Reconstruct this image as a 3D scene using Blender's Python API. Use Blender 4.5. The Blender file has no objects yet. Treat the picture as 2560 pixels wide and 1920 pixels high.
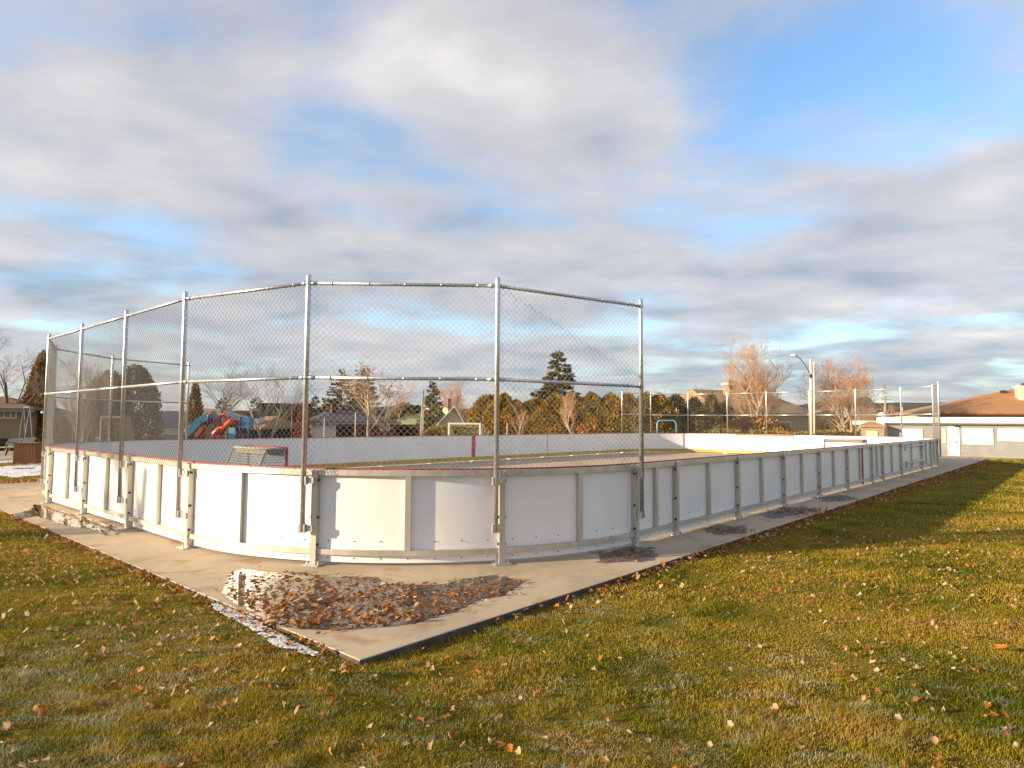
import bpy, math, random
import numpy as np
from mathutils import Vector, Matrix
random.seed(7); rng = np.random.default_rng(11)
R = math.radians
scene = bpy.context.scene
COL = scene.collection

# ------------------------------------------------------------------ camera model
CAMH, F = 1.7, 1620.0                     # metres, focal length in photograph pixels
pit, rol = math.atan((1056.5 - 960) / F), .0071
fwd = Vector((0, math.cos(pit), math.sin(pit))); up0 = Vector((0, -math.sin(pit), math.cos(pit)))
rt = Vector((1, 0, 0)) * math.cos(rol) + up0 * math.sin(rol)
up = up0 * math.cos(rol) - Vector((1, 0, 0)) * math.sin(rol)
EYE = Vector((0, 0, CAMH))

def ray(x, y): return fwd + rt * ((x - 1280) / F) - up * ((y - 960) / F)
def at(px, py, Y):                         # point seen at px,py standing Y metres ahead
    d = ray(px, py); return EYE + d * (Y / d.y)
def gnd(px, py, z=0.0):
    d = ray(px, py); return EYE + d * ((z - CAMH) / d.z)
def hz(px): return 1056.5 + .0071 * (px - 1280)
def gx(px, Y, z=-.05):                     # ground point under picture column px, Y metres ahead
    p = at(px, hz(px), Y); return Vector((p.x, p.y, z))

cam = bpy.data.cameras.new('camera'); cam.sensor_fit = 'HORIZONTAL'; cam.sensor_width = 36
cam.lens = F / 2560 * 36; cam.clip_start = .05; cam.clip_end = 6000
co = bpy.data.objects.new('camera', cam); COL.objects.link(co)
m = Matrix((rt, up, -fwd)).transposed().to_4x4(); m.translation = EYE; co.matrix_world = m
scene.camera = co

# ------------------------------------------------------------------ rink axes
A0 = R(41.6)
UX, UY = math.sin(A0), math.cos(A0); VX, VY = -math.cos(A0), math.sin(A0)
def uv(u, v, z=0.0): return Vector((u * UX + v * VX, u * UY + v * VY, z))
def to_uv(x, y): return x * UX + y * UY, x * VX + y * VY
U1, U2, V1, V2, RR = 3.65, 36.75, 4.72, 20.24, 4.35
ARC = RR * math.pi / 2; EN = V2 - V1 - 2 * RR; ST = U2 - U1 - 2 * RR; PER = 4 * ARC + 2 * EN + 2 * ST
def per(s, off=0.0):
    """point (u,v) and outward normal on the rounded rink outline; s=0 where the right wall meets the near corner"""
    s %= PER
    segs = [('a', U1 + RR, V1 + RR, -90), ('l', (U1, V1 + RR), (0, 1), EN, (-1, 0)), ('a', U1 + RR, V2 - RR, 180),
            ('l', (U1 + RR, V2), (1, 0), ST, (0, 1)), ('a', U2 - RR, V2 - RR, 90), ('l', (U2, V2 - RR), (0, -1), EN, (1, 0)),
            ('a', U2 - RR, V1 + RR, 0), ('l', (U2 - RR, V1), (-1, 0), ST, (0, -1))]
    for g in segs:
        L = ARC if g[0] == 'a' else g[3]
        if s <= L + 1e-9:
            if g[0] == 'a':
                t = R(g[3] - 90 * s / L); n = (math.cos(t), math.sin(t))
                return (g[1] + (RR + off) * n[0], g[2] + (RR + off) * n[1]), n
            n = g[4]; return (g[1][0] + g[2][0] * s + n[0] * off, g[1][1] + g[2][1] * s + n[1] * off), n
        s -= L
def pw(s, off, z):
    (u, v), n = per(s, off); return uv(u, v, z)
def nw(s):
    n = per(s)[1]; return uv(n[0], n[1])
def s_right(u): return PER - ST + (U2 - RR - u)     # s on the right wall
def s_left(u): return 2 * ARC + EN + (u - U1 - RR)

# ------------------------------------------------------------------ objects
def tag(o, label=None, cat=None, group=None, kind=None):
    if label: o['label'] = label
    if cat: o['category'] = cat
    if group: o['group'] = group
    if kind: o['kind'] = kind
    return o
def empty(name, loc, label, cat, group=None):
    o = bpy.data.objects.new(name, None); COL.objects.link(o); o.location = loc; o.empty_display_size = .2
    return tag(o, label, cat, group)
def link(name, me, parent=None, mats=None):
    o = bpy.data.objects.new(name, me); COL.objects.link(o)
    if parent is not None:
        o.parent = parent; o.matrix_parent_inverse = world(parent).inverted()
    return o
def world(o):
    mm = Matrix.LocRotScale(o.location, o.rotation_euler, o.scale)
    if o.parent is not None: return world(o.parent) @ o.matrix_parent_inverse @ mm
    return mm
def np_mesh(name, verts, faces, mats, mi=None, smooth=False, rnd=None, rnd2=None):
    """verts (n,3), faces (m,k)"""
    verts = np.asarray(verts, np.float32); faces = np.asarray(faces, np.int32); k = faces.shape[1]
    me = bpy.data.meshes.new(name)
    me.vertices.add(len(verts)); me.vertices.foreach_set('co', verts.ravel())
    me.loops.add(faces.size); me.loops.foreach_set('vertex_index', faces.ravel())
    me.polygons.add(len(faces)); me.polygons.foreach_set('loop_start', np.arange(0, faces.size, k, dtype=np.int32))
    me.polygons.foreach_set('loop_total', np.full(len(faces), k, np.int32))
    if mi is not None: me.polygons.foreach_set('material_index', np.asarray(mi, np.int32))
    me.polygons.foreach_set('use_smooth', np.full(len(faces), bool(smooth)))
    for an, av in (('rnd', rnd), ('rnd2', rnd2)):
        if av is not None:
            a = me.attributes.new(an, 'FLOAT', 'POINT'); a.data.foreach_set('value', np.asarray(av, np.float32))
    for mt in mats: me.materials.append(mt)
    me.update(calc_edges=True); me.validate(); return me

class MB:
    def __init__(s): s.v = []; s.f = []; s.m = []; s.sm = []
    def poly(s, pts, faces, mi=0, smooth=False):
        b = len(s.v); s.v += [tuple(p) for p in pts]
        for f in faces: s.f.append([b + i for i in f]); s.m.append(mi); s.sm.append(smooth)
        return s
    def hexa(s, p, mi=0):                  # p: 4 bottom, 4 top
        return s.poly(p, [(3, 2, 1, 0), (4, 5, 6, 7), (0, 1, 5, 4), (1, 2, 6, 5), (2, 3, 7, 6), (3, 0, 4, 7)], mi)
    def box(s, c, ax, ay, hx, hy, z0, z1, mi=0):   # c centre, ax, ay horizontal axes
        c = Vector(c); ax = Vector(ax) * hx; ay = Vector(ay) * hy; p = []
        for z in (z0, z1):
            for sx, sy in ((-1, -1), (1, -1), (1, 1), (-1, 1)):
                q = c + ax * sx + ay * sy; p.append((q.x, q.y, z))
        return s.hexa(p, mi)
    def bar(s, a, b, w, h, mi=0, upv=(0, 0, 1)):
        a = Vector(a); b = Vector(b); d = (b - a).normalized(); x = d.cross(Vector(upv))
        if x.length < 1e-4: x = d.cross(Vector((1, 0, 0)))
        x.normalize(); y = x.cross(d).normalized(); x *= w / 2; y *= h / 2
        return s.hexa([a - x - y, a + x - y, a + x + y, a - x + y, b - x - y, b + x - y, b + x + y, b - x + y], mi)
    def tube(s, pts, r, n=8, mi=0, cap=True):
        pts = [Vector(p) for p in pts]; rs = r if isinstance(r, (list, tuple)) else [r] * len(pts)
        b = len(s.v); prev = None
        for i, p in enumerate(pts):
            d = (pts[min(i + 1, len(pts) - 1)] - pts[max(i - 1, 0)]).normalized()
            x = d.cross(Vector((0, 0, 1))) if prev is None else prev - d * prev.dot(d)
            if x.length < 1e-3: x = d.cross(Vector((1, 0, 0)))
            x.normalize(); prev = x; y = d.cross(x)
            for k in range(n):
                t = 2 * math.pi * k / n; q = p + (x * math.cos(t) + y * math.sin(t)) * rs[i]; s.v.append(tuple(q))
        for i in range(len(pts) - 1):
            for k in range(n):
                s.f.append([b + i * n + k, b + i * n + (k + 1) % n, b + (i + 1) * n + (k + 1) % n, b + (i + 1) * n + k]); s.m.append(mi); s.sm.append(n > 4)
        if cap:
            e = b + (len(pts) - 1) * n
            s.f.append([b + k for k in range(n)][::-1]); s.m.append(mi); s.sm.append(False)
            s.f.append([e + k for k in range(n)]); s.m.append(mi); s.sm.append(False)
        return s
    def mesh(s, name, mats):
        me = bpy.data.meshes.new(name); me.from_pydata(s.v, [], s.f)
        me.polygons.foreach_set('material_index', s.m); me.polygons.foreach_set('use_smooth', s.sm)
        for mt in (mats if isinstance(mats, (list, tuple)) else [mats]): me.materials.append(mt)
        me.update(); return me
    def build(s, name, mats, parent=None): return link(name, s.mesh(name, mats), parent)

# ------------------------------------------------------------------ materials
def nodes(name):
    mt = bpy.data.materials.new(name); mt.use_nodes = True
    nt = mt.node_tree; return mt, nt, nt.nodes['Principled BSDF']
def N(nt, t, **kw):
    n = nt.nodes.new(t)
    for k, v in kw.items():
        if k in n.inputs: n.inputs[k].default_value = v
        else: setattr(n, k, v)
    return n
def L(nt, a, b): nt.links.new(a, b)
def ramp(nt, stops, fac):
    r = nt.nodes.new('ShaderNodeValToRGB'); e = r.color_ramp.elements
    while len(e) < len(stops): e.new(.5)
    for i, (p, c) in enumerate(stops): e[i].position = p; e[i].color = (*c, 1) if len(c) == 3 else c
    L(nt, fac, r.inputs[0]); return r
def mat(name, c, c2=None, rough=.6, metal=0, scale=3., bump=0., bscale=40., detail=6, spec=.5, stretch=None, lo=.35, hi=.65, trans=0):
    mt, nt, b = nodes(name); b.inputs['Roughness'].default_value = rough; b.inputs['Metallic'].default_value = metal
    b.inputs['Specular IOR Level'].default_value = spec
    g = N(nt, 'ShaderNodeNewGeometry'); vec = g.outputs['Position']
    if stretch:
        mp = N(nt, 'ShaderNodeMapping'); mp.inputs['Scale'].default_value = stretch; L(nt, vec, mp.inputs[0]); vec = mp.outputs[0]
    if c2 is None: c2 = tuple(x * .8 for x in c)
    n = N(nt, 'ShaderNodeTexNoise', Scale=scale, Detail=detail, Roughness=.6); L(nt, vec, n.inputs['Vector'])
    r = ramp(nt, [(lo, c2), (hi, c)], n.outputs[0]); L(nt, r.outputs[0], b.inputs['Base Color'])
    if bump:
        n2 = N(nt, 'ShaderNodeTexNoise', Scale=bscale, Detail=4.); L(nt, vec, n2.inputs['Vector'])
        bp = N(nt, 'ShaderNodeBump', Strength=bump, Distance=.02); L(nt, n2.outputs[0], bp.inputs['Height']); L(nt, bp.outputs[0], b.inputs['Normal'])
    if trans:
        t = N(nt, 'ShaderNodeBsdfTranslucent'); L(nt, r.outputs[0], t.inputs[0]); x = N(nt, 'ShaderNodeMixShader'); x.inputs[0].default_value = trans
        L(nt, b.outputs[0], x.inputs[1]); L(nt, t.outputs[0], x.inputs[2]); L(nt, x.outputs[0], nt.nodes['Material Output'].inputs[0])
    return mt
def leafmat(name, stops, rough=.6, trans=.0, wscale=.0, wamt=.3):
    mt, nt, b = nodes(name); b.inputs['Roughness'].default_value = rough; b.inputs['Specular IOR Level'].default_value = .25
    a = N(nt, 'ShaderNodeAttribute', attribute_name='rnd'); fac = a.outputs['Fac']
    if wscale:
        g = N(nt, 'ShaderNodeNewGeometry'); n = N(nt, 'ShaderNodeTexNoise', Scale=wscale, Detail=4.); L(nt, g.outputs['Position'], n.inputs['Vector'])
        x = N(nt, 'ShaderNodeMix', data_type='FLOAT'); x.inputs[0].default_value = wamt
        L(nt, a.outputs['Fac'], x.inputs[2]); 
        mr = N(nt, 'ShaderNodeMapRange'); mr.inputs[1].default_value = .3; mr.inputs[2].default_value = .7; L(nt, n.outputs[0], mr.inputs[0]); L(nt, mr.outputs[0], x.inputs[3]); fac = x.outputs[0]
    r = ramp(nt, stops, fac); L(nt, r.outputs[0], b.inputs['Base Color'])
    if trans:
        t = N(nt, 'ShaderNodeBsdfTranslucent'); L(nt, r.outputs[0], t.inputs[0])
        x = N(nt, 'ShaderNodeMixShader'); x.inputs[0].default_value = trans
        L(nt, b.outputs[0], x.inputs[1]); L(nt, t.outputs[0], x.inputs[2]); L(nt, x.outputs[0], nt.nodes['Material Output'].inputs[0])
    return mt

M = {}
M['panel'] = mat('white_board_plastic', (.80, .79, .785), (.73, .725, .72), rough=.32, scale=1.3, bump=.05, bscale=2.2, detail=10)
M['alu'] = mat('aluminium', (.60, .56, .49), (.47, .43, .37), rough=.42, metal=.6, scale=9, stretch=(1, 1, .15), bump=.05)
M['galv'] = mat('galvanised_steel', (.66, .66, .67), (.42, .42, .44), rough=.36, metal=.8, scale=30, bump=.06)
M['wire'] = mat('galvanised_wire', (.23, .23, .225), (.15, .15, .15), rough=.45, metal=.45, scale=20)
M['dark'] = mat('dark_steel', (.05, .05, .05), rough=.5, metal=.3)
M['red'] = mat('red_plastic', (.36, .022, .035), (.28, .016, .026), rough=.4)
M['redline'] = mat('red_line_paint', (.50, .09, .04), (.42, .07, .03), rough=.5)
M['yellow'] = mat('yellow_plastic', (.48, .33, .06), (.40, .26, .05), rough=.45, scale=2)
M['white'] = mat('white_paint', (.80, .79, .76), (.72, .71, .68), rough=.5)
M['pole'] = mat('pale_concrete_pole', (.62, .57, .46), (.52, .47, .38), rough=.8, bump=.1)
M['bark'] = mat('bark', (.24, .17, .11), (.13, .09, .06), rough=.9, scale=12, bump=.4)
M['greybark'] = mat('grey_bark', (.22, .19, .17), (.12, .10, .09), rough=.9, scale=12, bump=.4)
M['palebark'] = mat('pale_bark', (.58, .44, .29), (.40, .29, .19), rough=.9, scale=12, bump=.4)
M['twig'] = mat('orange_twigs', (.56, .36, .22), (.42, .26, .15), rough=.85, scale=2)
M['greytwig'] = mat('grey_twigs', (.30, .24, .20), (.18, .145, .12), rough=.85, scale=2)
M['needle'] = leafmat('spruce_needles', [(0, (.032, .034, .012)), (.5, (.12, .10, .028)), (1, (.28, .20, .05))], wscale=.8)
M['brownneedle'] = leafmat('bronze_needles', [(0, (.12, .085, .025)), (.5, (.32, .20, .05)), (1, (.50, .31, .08))], wscale=.8)
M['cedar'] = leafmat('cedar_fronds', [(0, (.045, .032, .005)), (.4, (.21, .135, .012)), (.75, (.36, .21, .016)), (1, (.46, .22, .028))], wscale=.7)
M['cedardark'] = leafmat('dark_cedar_fronds', [(0, (.018, .018, .006)), (.6, (.055, .05, .014)), (1, (.14, .115, .025))], wscale=.7)  # hedge end cedars have their shade put into this darker colour
M['hedge'] = leafmat('hedge_leaves', [(0, (.08, .065, .012)), (.5, (.25, .19, .03)), (1, (.40, .28, .06))], wscale=1.)
M['russet'] = leafmat('russet_leaves', [(0, (.12, .05, .012)), (.5, (.36, .17, .03)), (1, (.50, .25, .06))], wscale=1.)
M['redleaf'] = leafmat('red_leaves', [(0, (.12, .02, .012)), (1, (.34, .07, .03))])
M['tanleaf'] = leafmat('tan_autumn_leaves', [(0, (.20, .12, .05)), (.5, (.36, .24, .11)), (1, (.50, .34, .17))], wscale=.8)

# concrete slab: pale, stained, darker damp patches
def concrete(name, c, c2, wet=.75):
    mt, nt, b = nodes(name); b.inputs['Specular IOR Level'].default_value = .22; g = N(nt, 'ShaderNodeNewGeometry')
    n1 = N(nt, 'ShaderNodeTexNoise', Scale=.55, Detail=8., Roughness=.6); L(nt, g.outputs[0], n1.inputs['Vector'])
    n2 = N(nt, 'ShaderNodeTexNoise', Scale=60., Detail=5., Roughness=.7); L(nt, g.outputs[0], n2.inputs['Vector'])
    r = ramp(nt, [(.28, tuple(x * .85 for x in c2)), (.40, c2), (.52, c), (.72, tuple(x * 1.06 for x in c))], n1.outputs[0])
    r2 = ramp(nt, [(.3, (.82, .82, .82)), (.7, (1.06, 1.06, 1.06))], n2.outputs[0])
    x = N(nt, 'ShaderNodeMix', data_type='RGBA', blend_type='MULTIPLY'); x.inputs[0].default_value = 1
    L(nt, r.outputs[0], x.inputs[6]); L(nt, r2.outputs[0], x.inputs[7])
    n4 = N(nt, 'ShaderNodeTexNoise', Scale=2.2, Detail=5., Distortion=.6); L(nt, g.outputs[0], n4.inputs['Vector'])
    r4 = ramp(nt, [(.55, (1, 1, 1)), (.68, (.66, .55, .42))], n4.outputs[0])
    y = N(nt, 'ShaderNodeMix', data_type='RGBA', blend_type='MULTIPLY'); y.inputs[0].default_value = wet
    L(nt, x.outputs[2], y.inputs[6]); L(nt, r4.outputs[0], y.inputs[7]); L(nt, y.outputs[2], b.inputs['Base Color'])
    rr = ramp(nt, [(.3, (.6,) * 3), (.55, (.9,) * 3)], n1.outputs[0]); L(nt, rr.outputs[0], b.inputs['Roughness'])
    bp = N(nt, 'ShaderNodeBump', Strength=.25, Distance=.004); L(nt, n2.outputs[0], bp.inputs['Height']); L(nt, bp.outputs[0], b.inputs['Normal'])
    return mt
M['slab'] = concrete('slab_concrete', (.50, .395, .27), (.40, .315, .215))
M['slabside'] = mat('shaded_soiled_slab_edge', (.10, .08, .06), (.055, .045, .035), rough=1, scale=8)  # slab sides: dirt plus shade, both put into the dark colour
M['path'] = concrete('path_concrete', (.42, .36, .28), (.33, .285, .22))

def lawnmat():
    mt, nt, b = nodes('lawn_soil'); b.inputs['Roughness'].default_value = 1; b.inputs['Specular IOR Level'].default_value = .1
    g = N(nt, 'ShaderNodeNewGeometry')
    n1 = N(nt, 'ShaderNodeTexNoise', Scale=.45, Detail=6.); n2 = N(nt, 'ShaderNodeTexNoise', Scale=14., Detail=8., Roughness=.7)
    for n in (n1, n2): L(nt, g.outputs[0], n.inputs['Vector'])
    r = ramp(nt, [(.36, (.11, .10, .010)), (.52, (.20, .145, .018)), (.66, (.24, .15, .03))], n1.outputs[0])
    r2 = ramp(nt, [(.3, (.35, .35, .35)), (.7, (1.25, 1.25, 1.25))], n2.outputs[0])
    x = N(nt, 'ShaderNodeMix', data_type='RGBA', blend_type='MULTIPLY'); x.inputs[0].default_value = 1
    L(nt, r.outputs[0], x.inputs[6]); L(nt, r2.outputs[0], x.inputs[7]); L(nt, x.outputs[2], b.inputs['Base Color'])
    bp = N(nt, 'ShaderNodeBump', Strength=.8, Distance=.05); L(nt, n2.outputs[0], bp.inputs['Height']); L(nt, bp.outputs[0], b.inputs['Normal'])
    return mt
M['lawn'] = lawnmat()

def grassmat():
    mt, nt, b = nodes('grass_blades'); b.inputs['Roughness'].default_value = .6; b.inputs['Specular IOR Level'].default_value = .12
    g = N(nt, 'ShaderNodeNewGeometry'); a = N(nt, 'ShaderNodeAttribute', attribute_name='rnd'); h = N(nt, 'ShaderNodeAttribute', attribute_name='rnd2')
    n1 = N(nt, 'ShaderNodeTexNoise', Scale=.8, Detail=6., Roughness=.6); L(nt, g.outputs[0], n1.inputs['Vector'])
    mr = N(nt, 'ShaderNodeMapRange'); mr.inputs[1].default_value = .32; mr.inputs[2].default_value = .68; L(nt, n1.outputs[0], mr.inputs[0])
    x = N(nt, 'ShaderNodeMix', data_type='FLOAT'); x.inputs[0].default_value = .66; L(nt, a.outputs['Fac'], x.inputs[2]); L(nt, mr.outputs[0], x.inputs[3])
    r = ramp(nt, [(.10, (.055, .085, .006)), (.34, (.16, .165, .010)), (.53, (.32, .25, .022)), (.76, (.43, .27, .045)), (.97, (.50, .34, .13))], x.outputs[0])
    # hoar frost lying in streaks on the blades
    mp = N(nt, 'ShaderNodeMapping'); mp.inputs['Rotation'].default_value = (0, 0, R(-14)); mp.inputs['Scale'].default_value = (1.6, 4.2, 1); L(nt, g.outputs[0], mp.inputs[0])
    n3 = N(nt, 'ShaderNodeTexNoise', Scale=1.5, Detail=7., Roughness=.68); L(nt, mp.outputs[0], n3.inputs['Vector'])
    n5 = N(nt, 'ShaderNodeTexNoise', Scale=.22, Detail=2.); L(nt, g.outputs[0], n5.inputs['Vector'])
    ad = N(nt, 'ShaderNodeMath', operation='MULTIPLY_ADD'); ad.inputs[1].default_value = .5; L(nt, n5.outputs[0], ad.inputs[0]); L(nt, n3.outputs[0], ad.inputs[2])
    sx = N(nt, 'ShaderNodeSeparateXYZ'); L(nt, g.outputs[0], sx.inputs[0])
    fal = N(nt, 'ShaderNodeMapRange'); fal.inputs[1].default_value = 3.2; fal.inputs[2].default_value = 10.; fal.inputs[3].default_value = .0; fal.inputs[4].default_value = -.14; L(nt, sx.outputs[1], fal.inputs[0])
    fx = N(nt, 'ShaderNodeMapRange'); fx.inputs[1].default_value = 2.5; fx.inputs[2].default_value = -2.5; fx.inputs[3].default_value = -.02; fx.inputs[4].default_value = .05; L(nt, sx.outputs[0], fx.inputs[0])
    ad1 = N(nt, 'ShaderNodeMath', operation='ADD'); L(nt, ad.outputs[0], ad1.inputs[0]); L(nt, fx.outputs[0], ad1.inputs[1])
    ad2 = N(nt, 'ShaderNodeMath', operation='ADD'); L(nt, ad1.outputs[0], ad2.inputs[0]); L(nt, fal.outputs[0], ad2.inputs[1])
    fr = ramp(nt, [(.74, (0, 0, 0)), (.98, (.75, .75, .75))], ad2.outputs[0])
    hh = N(nt, 'ShaderNodeMath', operation='MULTIPLY'); L(nt, fr.outputs[0], hh.inputs[0]); L(nt, h.outputs['Fac'], hh.inputs[1])
    y = N(nt, 'ShaderNodeMix', data_type='RGBA'); L(nt, hh.outputs[0], y.inputs[0]); L(nt, r.outputs[0], y.inputs[6]); y.inputs[7].default_value = (.52, .58, .52, 1)
    L(nt, y.outputs[2], b.inputs['Base Color'])
    t = N(nt, 'ShaderNodeBsdfTranslucent'); L(nt, y.outputs[2], t.inputs[0]); z = N(nt, 'ShaderNodeMixShader'); z.inputs[0].default_value = .3
    L(nt, b.outputs[0], z.inputs[1]); L(nt, t.outputs[0], z.inputs[2]); L(nt, z.outputs[0], nt.nodes['Material Output'].inputs[0])
    return mt
M['grass'] = grassmat()
M['snow'] = mat('snow', (.84, .81, .79), (.70, .68, .67), rough=.7, scale=14, bump=.5, bscale=60)
def watermat():
    mt, nt, b = nodes('puddle_water'); b.inputs['Roughness'].default_value = .08; b.inputs['IOR'].default_value = 1.33; b.inputs['Specular IOR Level'].default_value = .38
    g = N(nt, 'ShaderNodeNewGeometry'); n = N(nt, 'ShaderNodeTexNoise', Scale=3., Detail=4.); L(nt, g.outputs[0], n.inputs['Vector'])
    r = ramp(nt, [(.35, (.06, .045, .03)), (.65, (.13, .10, .07))], n.outputs[0]); L(nt, r.outputs[0], b.inputs['Base Color'])
    n2 = N(nt, 'ShaderNodeTexNoise', Scale=5.); L(nt, g.outputs[0], n2.inputs['Vector'])
    bp = N(nt, 'ShaderNodeBump', Strength=.03, Distance=.02); L(nt, n2.outputs[0], bp.inputs['Height']); L(nt, bp.outputs[0], b.inputs['Normal'])
    return mt
M['water'] = watermat()
M['damp'] = mat('damp_concrete', (.16, .135, .11), (.10, .08, .06), rough=.5, scale=6, spec=.3)

# ------------------------------------------------------------------ world and sun
SUN_EL = R(12.5); SUN_DIR = Vector((-.957, -.287, 0)).normalized() * math.cos(SUN_EL) + Vector((0, 0, math.sin(SUN_EL)))
def make_world():
    w = bpy.data.worlds.new('World'); scene.world = w; w.use_nodes = True; nt = w.node_tree
    bg = nt.nodes['Background']; bg.inputs[1].default_value = .12
    sky = N(nt, 'ShaderNodeTexSky', sky_type='NISHITA', sun_disc=False); sky.sun_elevation = SUN_EL; sky.sun_rotation = math.atan2(SUN_DIR.x, SUN_DIR.y)
    sky.air_density = 1.; sky.dust_density = .6; sky.ozone_density = 1.5
    tc = N(nt, 'ShaderNodeTexCoord'); sp = N(nt, 'ShaderNodeSeparateXYZ'); L(nt, tc.outputs['Generated'], sp.inputs[0])
    def ma(op, a, b=None, c=None):
        n = N(nt, 'ShaderNodeMath', operation=op)
        for i, q in enumerate((a, b, c)):
            if q is None: continue
            if isinstance(q, (int, float)): n.inputs[i].default_value = q
            else: L(nt, q, n.inputs[i])
        return n.outputs[0]
    X, Y, Z = sp.outputs
    zc = ma('ADD', ma('MAXIMUM', Z, 0.), .14)
    cb = N(nt, 'ShaderNodeCombineXYZ'); L(nt, ma('DIVIDE', X, zc), cb.inputs[0]); L(nt, ma('DIVIDE', Y, zc), cb.inputs[1])
    mp = N(nt, 'ShaderNodeMapping'); mp.inputs['Scale'].default_value = (1., 1.2, 1); mp.inputs['Location'].default_value = (3.1, 1.7, .4); mp.inputs['Rotation'].default_value = (0, 0, R(18)); L(nt, cb.outputs[0], mp.inputs[0])
    n1 = N(nt, 'ShaderNodeTexNoise', Scale=1.5, Detail=6., Roughness=.5, Distortion=.25); L(nt, mp.outputs[0], n1.inputs['Vector'])
    n2 = N(nt, 'ShaderNodeTexNoise', Scale=2.3, Detail=6., Roughness=.52, Distortion=.2); L(nt, mp.outputs[0], n2.inputs['Vector'])
    yc = ma('MAXIMUM', Y, .05)
    ab = N(nt, 'ShaderNodeCombineXYZ'); L(nt, ma('DIVIDE', X, yc), ab.inputs[0]); L(nt, ma('DIVIDE', Z, yc), ab.inputs[1])
    def field(blobs):
        tot = None
        for a0, b0, sa, sb, wgt in blobs:
            q = N(nt, 'ShaderNodeVectorMath', operation='SUBTRACT'); L(nt, ab.outputs[0], q.inputs[0]); q.inputs[1].default_value = (a0, b0, 0)
            q2 = N(nt, 'ShaderNodeVectorMath', operation='MULTIPLY'); L(nt, q.outputs[0], q2.inputs[0]); q2.inputs[1].default_value = (1 / sa, 1 / sb, 0)
            d = N(nt, 'ShaderNodeVectorMath', operation='DOT_PRODUCT'); L(nt, q2.outputs[0], d.inputs[0]); L(nt, q2.outputs[0], d.inputs[1])
            g = ma('MULTIPLY', ma('POWER', 2.718, ma('MULTIPLY', d.outputs['Value'], -1.)), wgt)
            tot = g if tot is None else ma('ADD', tot, g)
        return tot
    def bl(x, y, sx, sy, wgt): return ((x * 1.1573 - 1280) / F, (1056.5 - y * 1.1573) / F, sx * 1.1573 / F, sy * 1.1573 / F, wgt)
    cover = field([bl(1950, 150, 420, 210, -.23), bl(1430, 70, 200, 150, -.14), bl(830, 320, 240, 120, -.015), bl(250, 420, 380, 90, .07), bl(1060, 430, 130, 60, -.10), bl(560, 440, 200, 70, -.05), bl(980, 120, 220, 130, .10), bl(1800, 40, 160, 60, .08), bl(1480, 300, 260, 60, -.10), bl(660, 150, 90, 160, -.06),
                   bl(420, 520, 220, 60, -.03), bl(60, 700, 130, 50, -.16), bl(1520, 765, 150, 35, -.2), bl(1950, 700, 300, 25, -.10), bl(900, 690, 300, 40, -.08),
                   bl(200, 200, 380, 200, .13), bl(1900, 430, 330, 110, .16), bl(1100, 780, 1600, 230, .12), bl(1150, 210, 140, 120, .12), bl(1100, 530, 500, 60, .10), bl(2150, 660, 250, 25, .1)])
    light = field([bl(1130, 220, 130, 110, .14), bl(70, 390, 130, 70, .22), bl(2080, 300, 180, 70, .2), bl(1900, 655, 260, 25, .25), bl(200, 120, 300, 140, .05), bl(860, 730, 260, 70, .14), bl(2100, 715, 150, 14, .25),
                   bl(1900, 480, 300, 60, -.1), bl(150, 610, 300, 45, -.26), bl(350, 560, 300, 40, -.1), bl(1850, 590, 500, 30, -.1), bl(1900, 800, 700, 60, -.16), bl(750, 480, 260, 50, -.08), bl(1250, 850, 800, 30, -.06), bl(1100, 720, 1500, 190, -.13), bl(860, 330, 260, 130, -.08), bl(940, 120, 200, 120, .08)])
    den = ma('ADD', n1.outputs[0], cover)
    mr = N(nt, 'ShaderNodeMapRange', interpolation_type='SMOOTHSTEP'); mr.inputs[1].default_value = .22; mr.inputs[2].default_value = .60; mr.inputs[4].default_value = .93; L(nt, den, mr.inputs[0])
    lt = ma('ADD', ma('MULTIPLY_ADD', n2.outputs[0], 1.05, .04), light)
    k = 4.25
    cr = ramp(nt, [(.2, (.31 * k, .37 * k, .45 * k)), (.45, (.52 * k, .52 * k, .55 * k)), (.7, (.67 * k, .635 * k, .635 * k)), (.95, (.88 * k, .84 * k, .80 * k))], lt)
    tint = N(nt, 'ShaderNodeMix', data_type='RGBA', blend_type='MULTIPLY'); tint.inputs[0].default_value = 1; L(nt, sky.outputs[0], tint.inputs[6]); tint.inputs[7].default_value = (1.0, 1.17, 1.33, 1)
    mx = N(nt, 'ShaderNodeMix', data_type='RGBA'); L(nt, mr.outputs[0], mx.inputs[0]); L(nt, tint.outputs[2], mx.inputs[6]); L(nt, cr.outputs[0], mx.inputs[7])
    L(nt, mx.outputs[2], bg.inputs[0])
    w.cycles.sampling_method = 'MANUAL'; w.cycles.sample_map_resolution = 512
make_world()
sl = bpy.data.lights.new('sun', 'SUN'); sl.energy = 5.; sl.angle = R(.5); sl.color = (1, .79, .52)
so = bpy.data.objects.new('sun', sl); COL.objects.link(so); so.rotation_euler = (-SUN_DIR).to_track_quat('-Z', 'Y').to_euler(); so.location = (-30, -10, 30)
vs = scene.view_settings; vs.view_transform = 'Standard'; vs.look = 'None'; vs.gamma = 1; vs.exposure = 1.15

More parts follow.
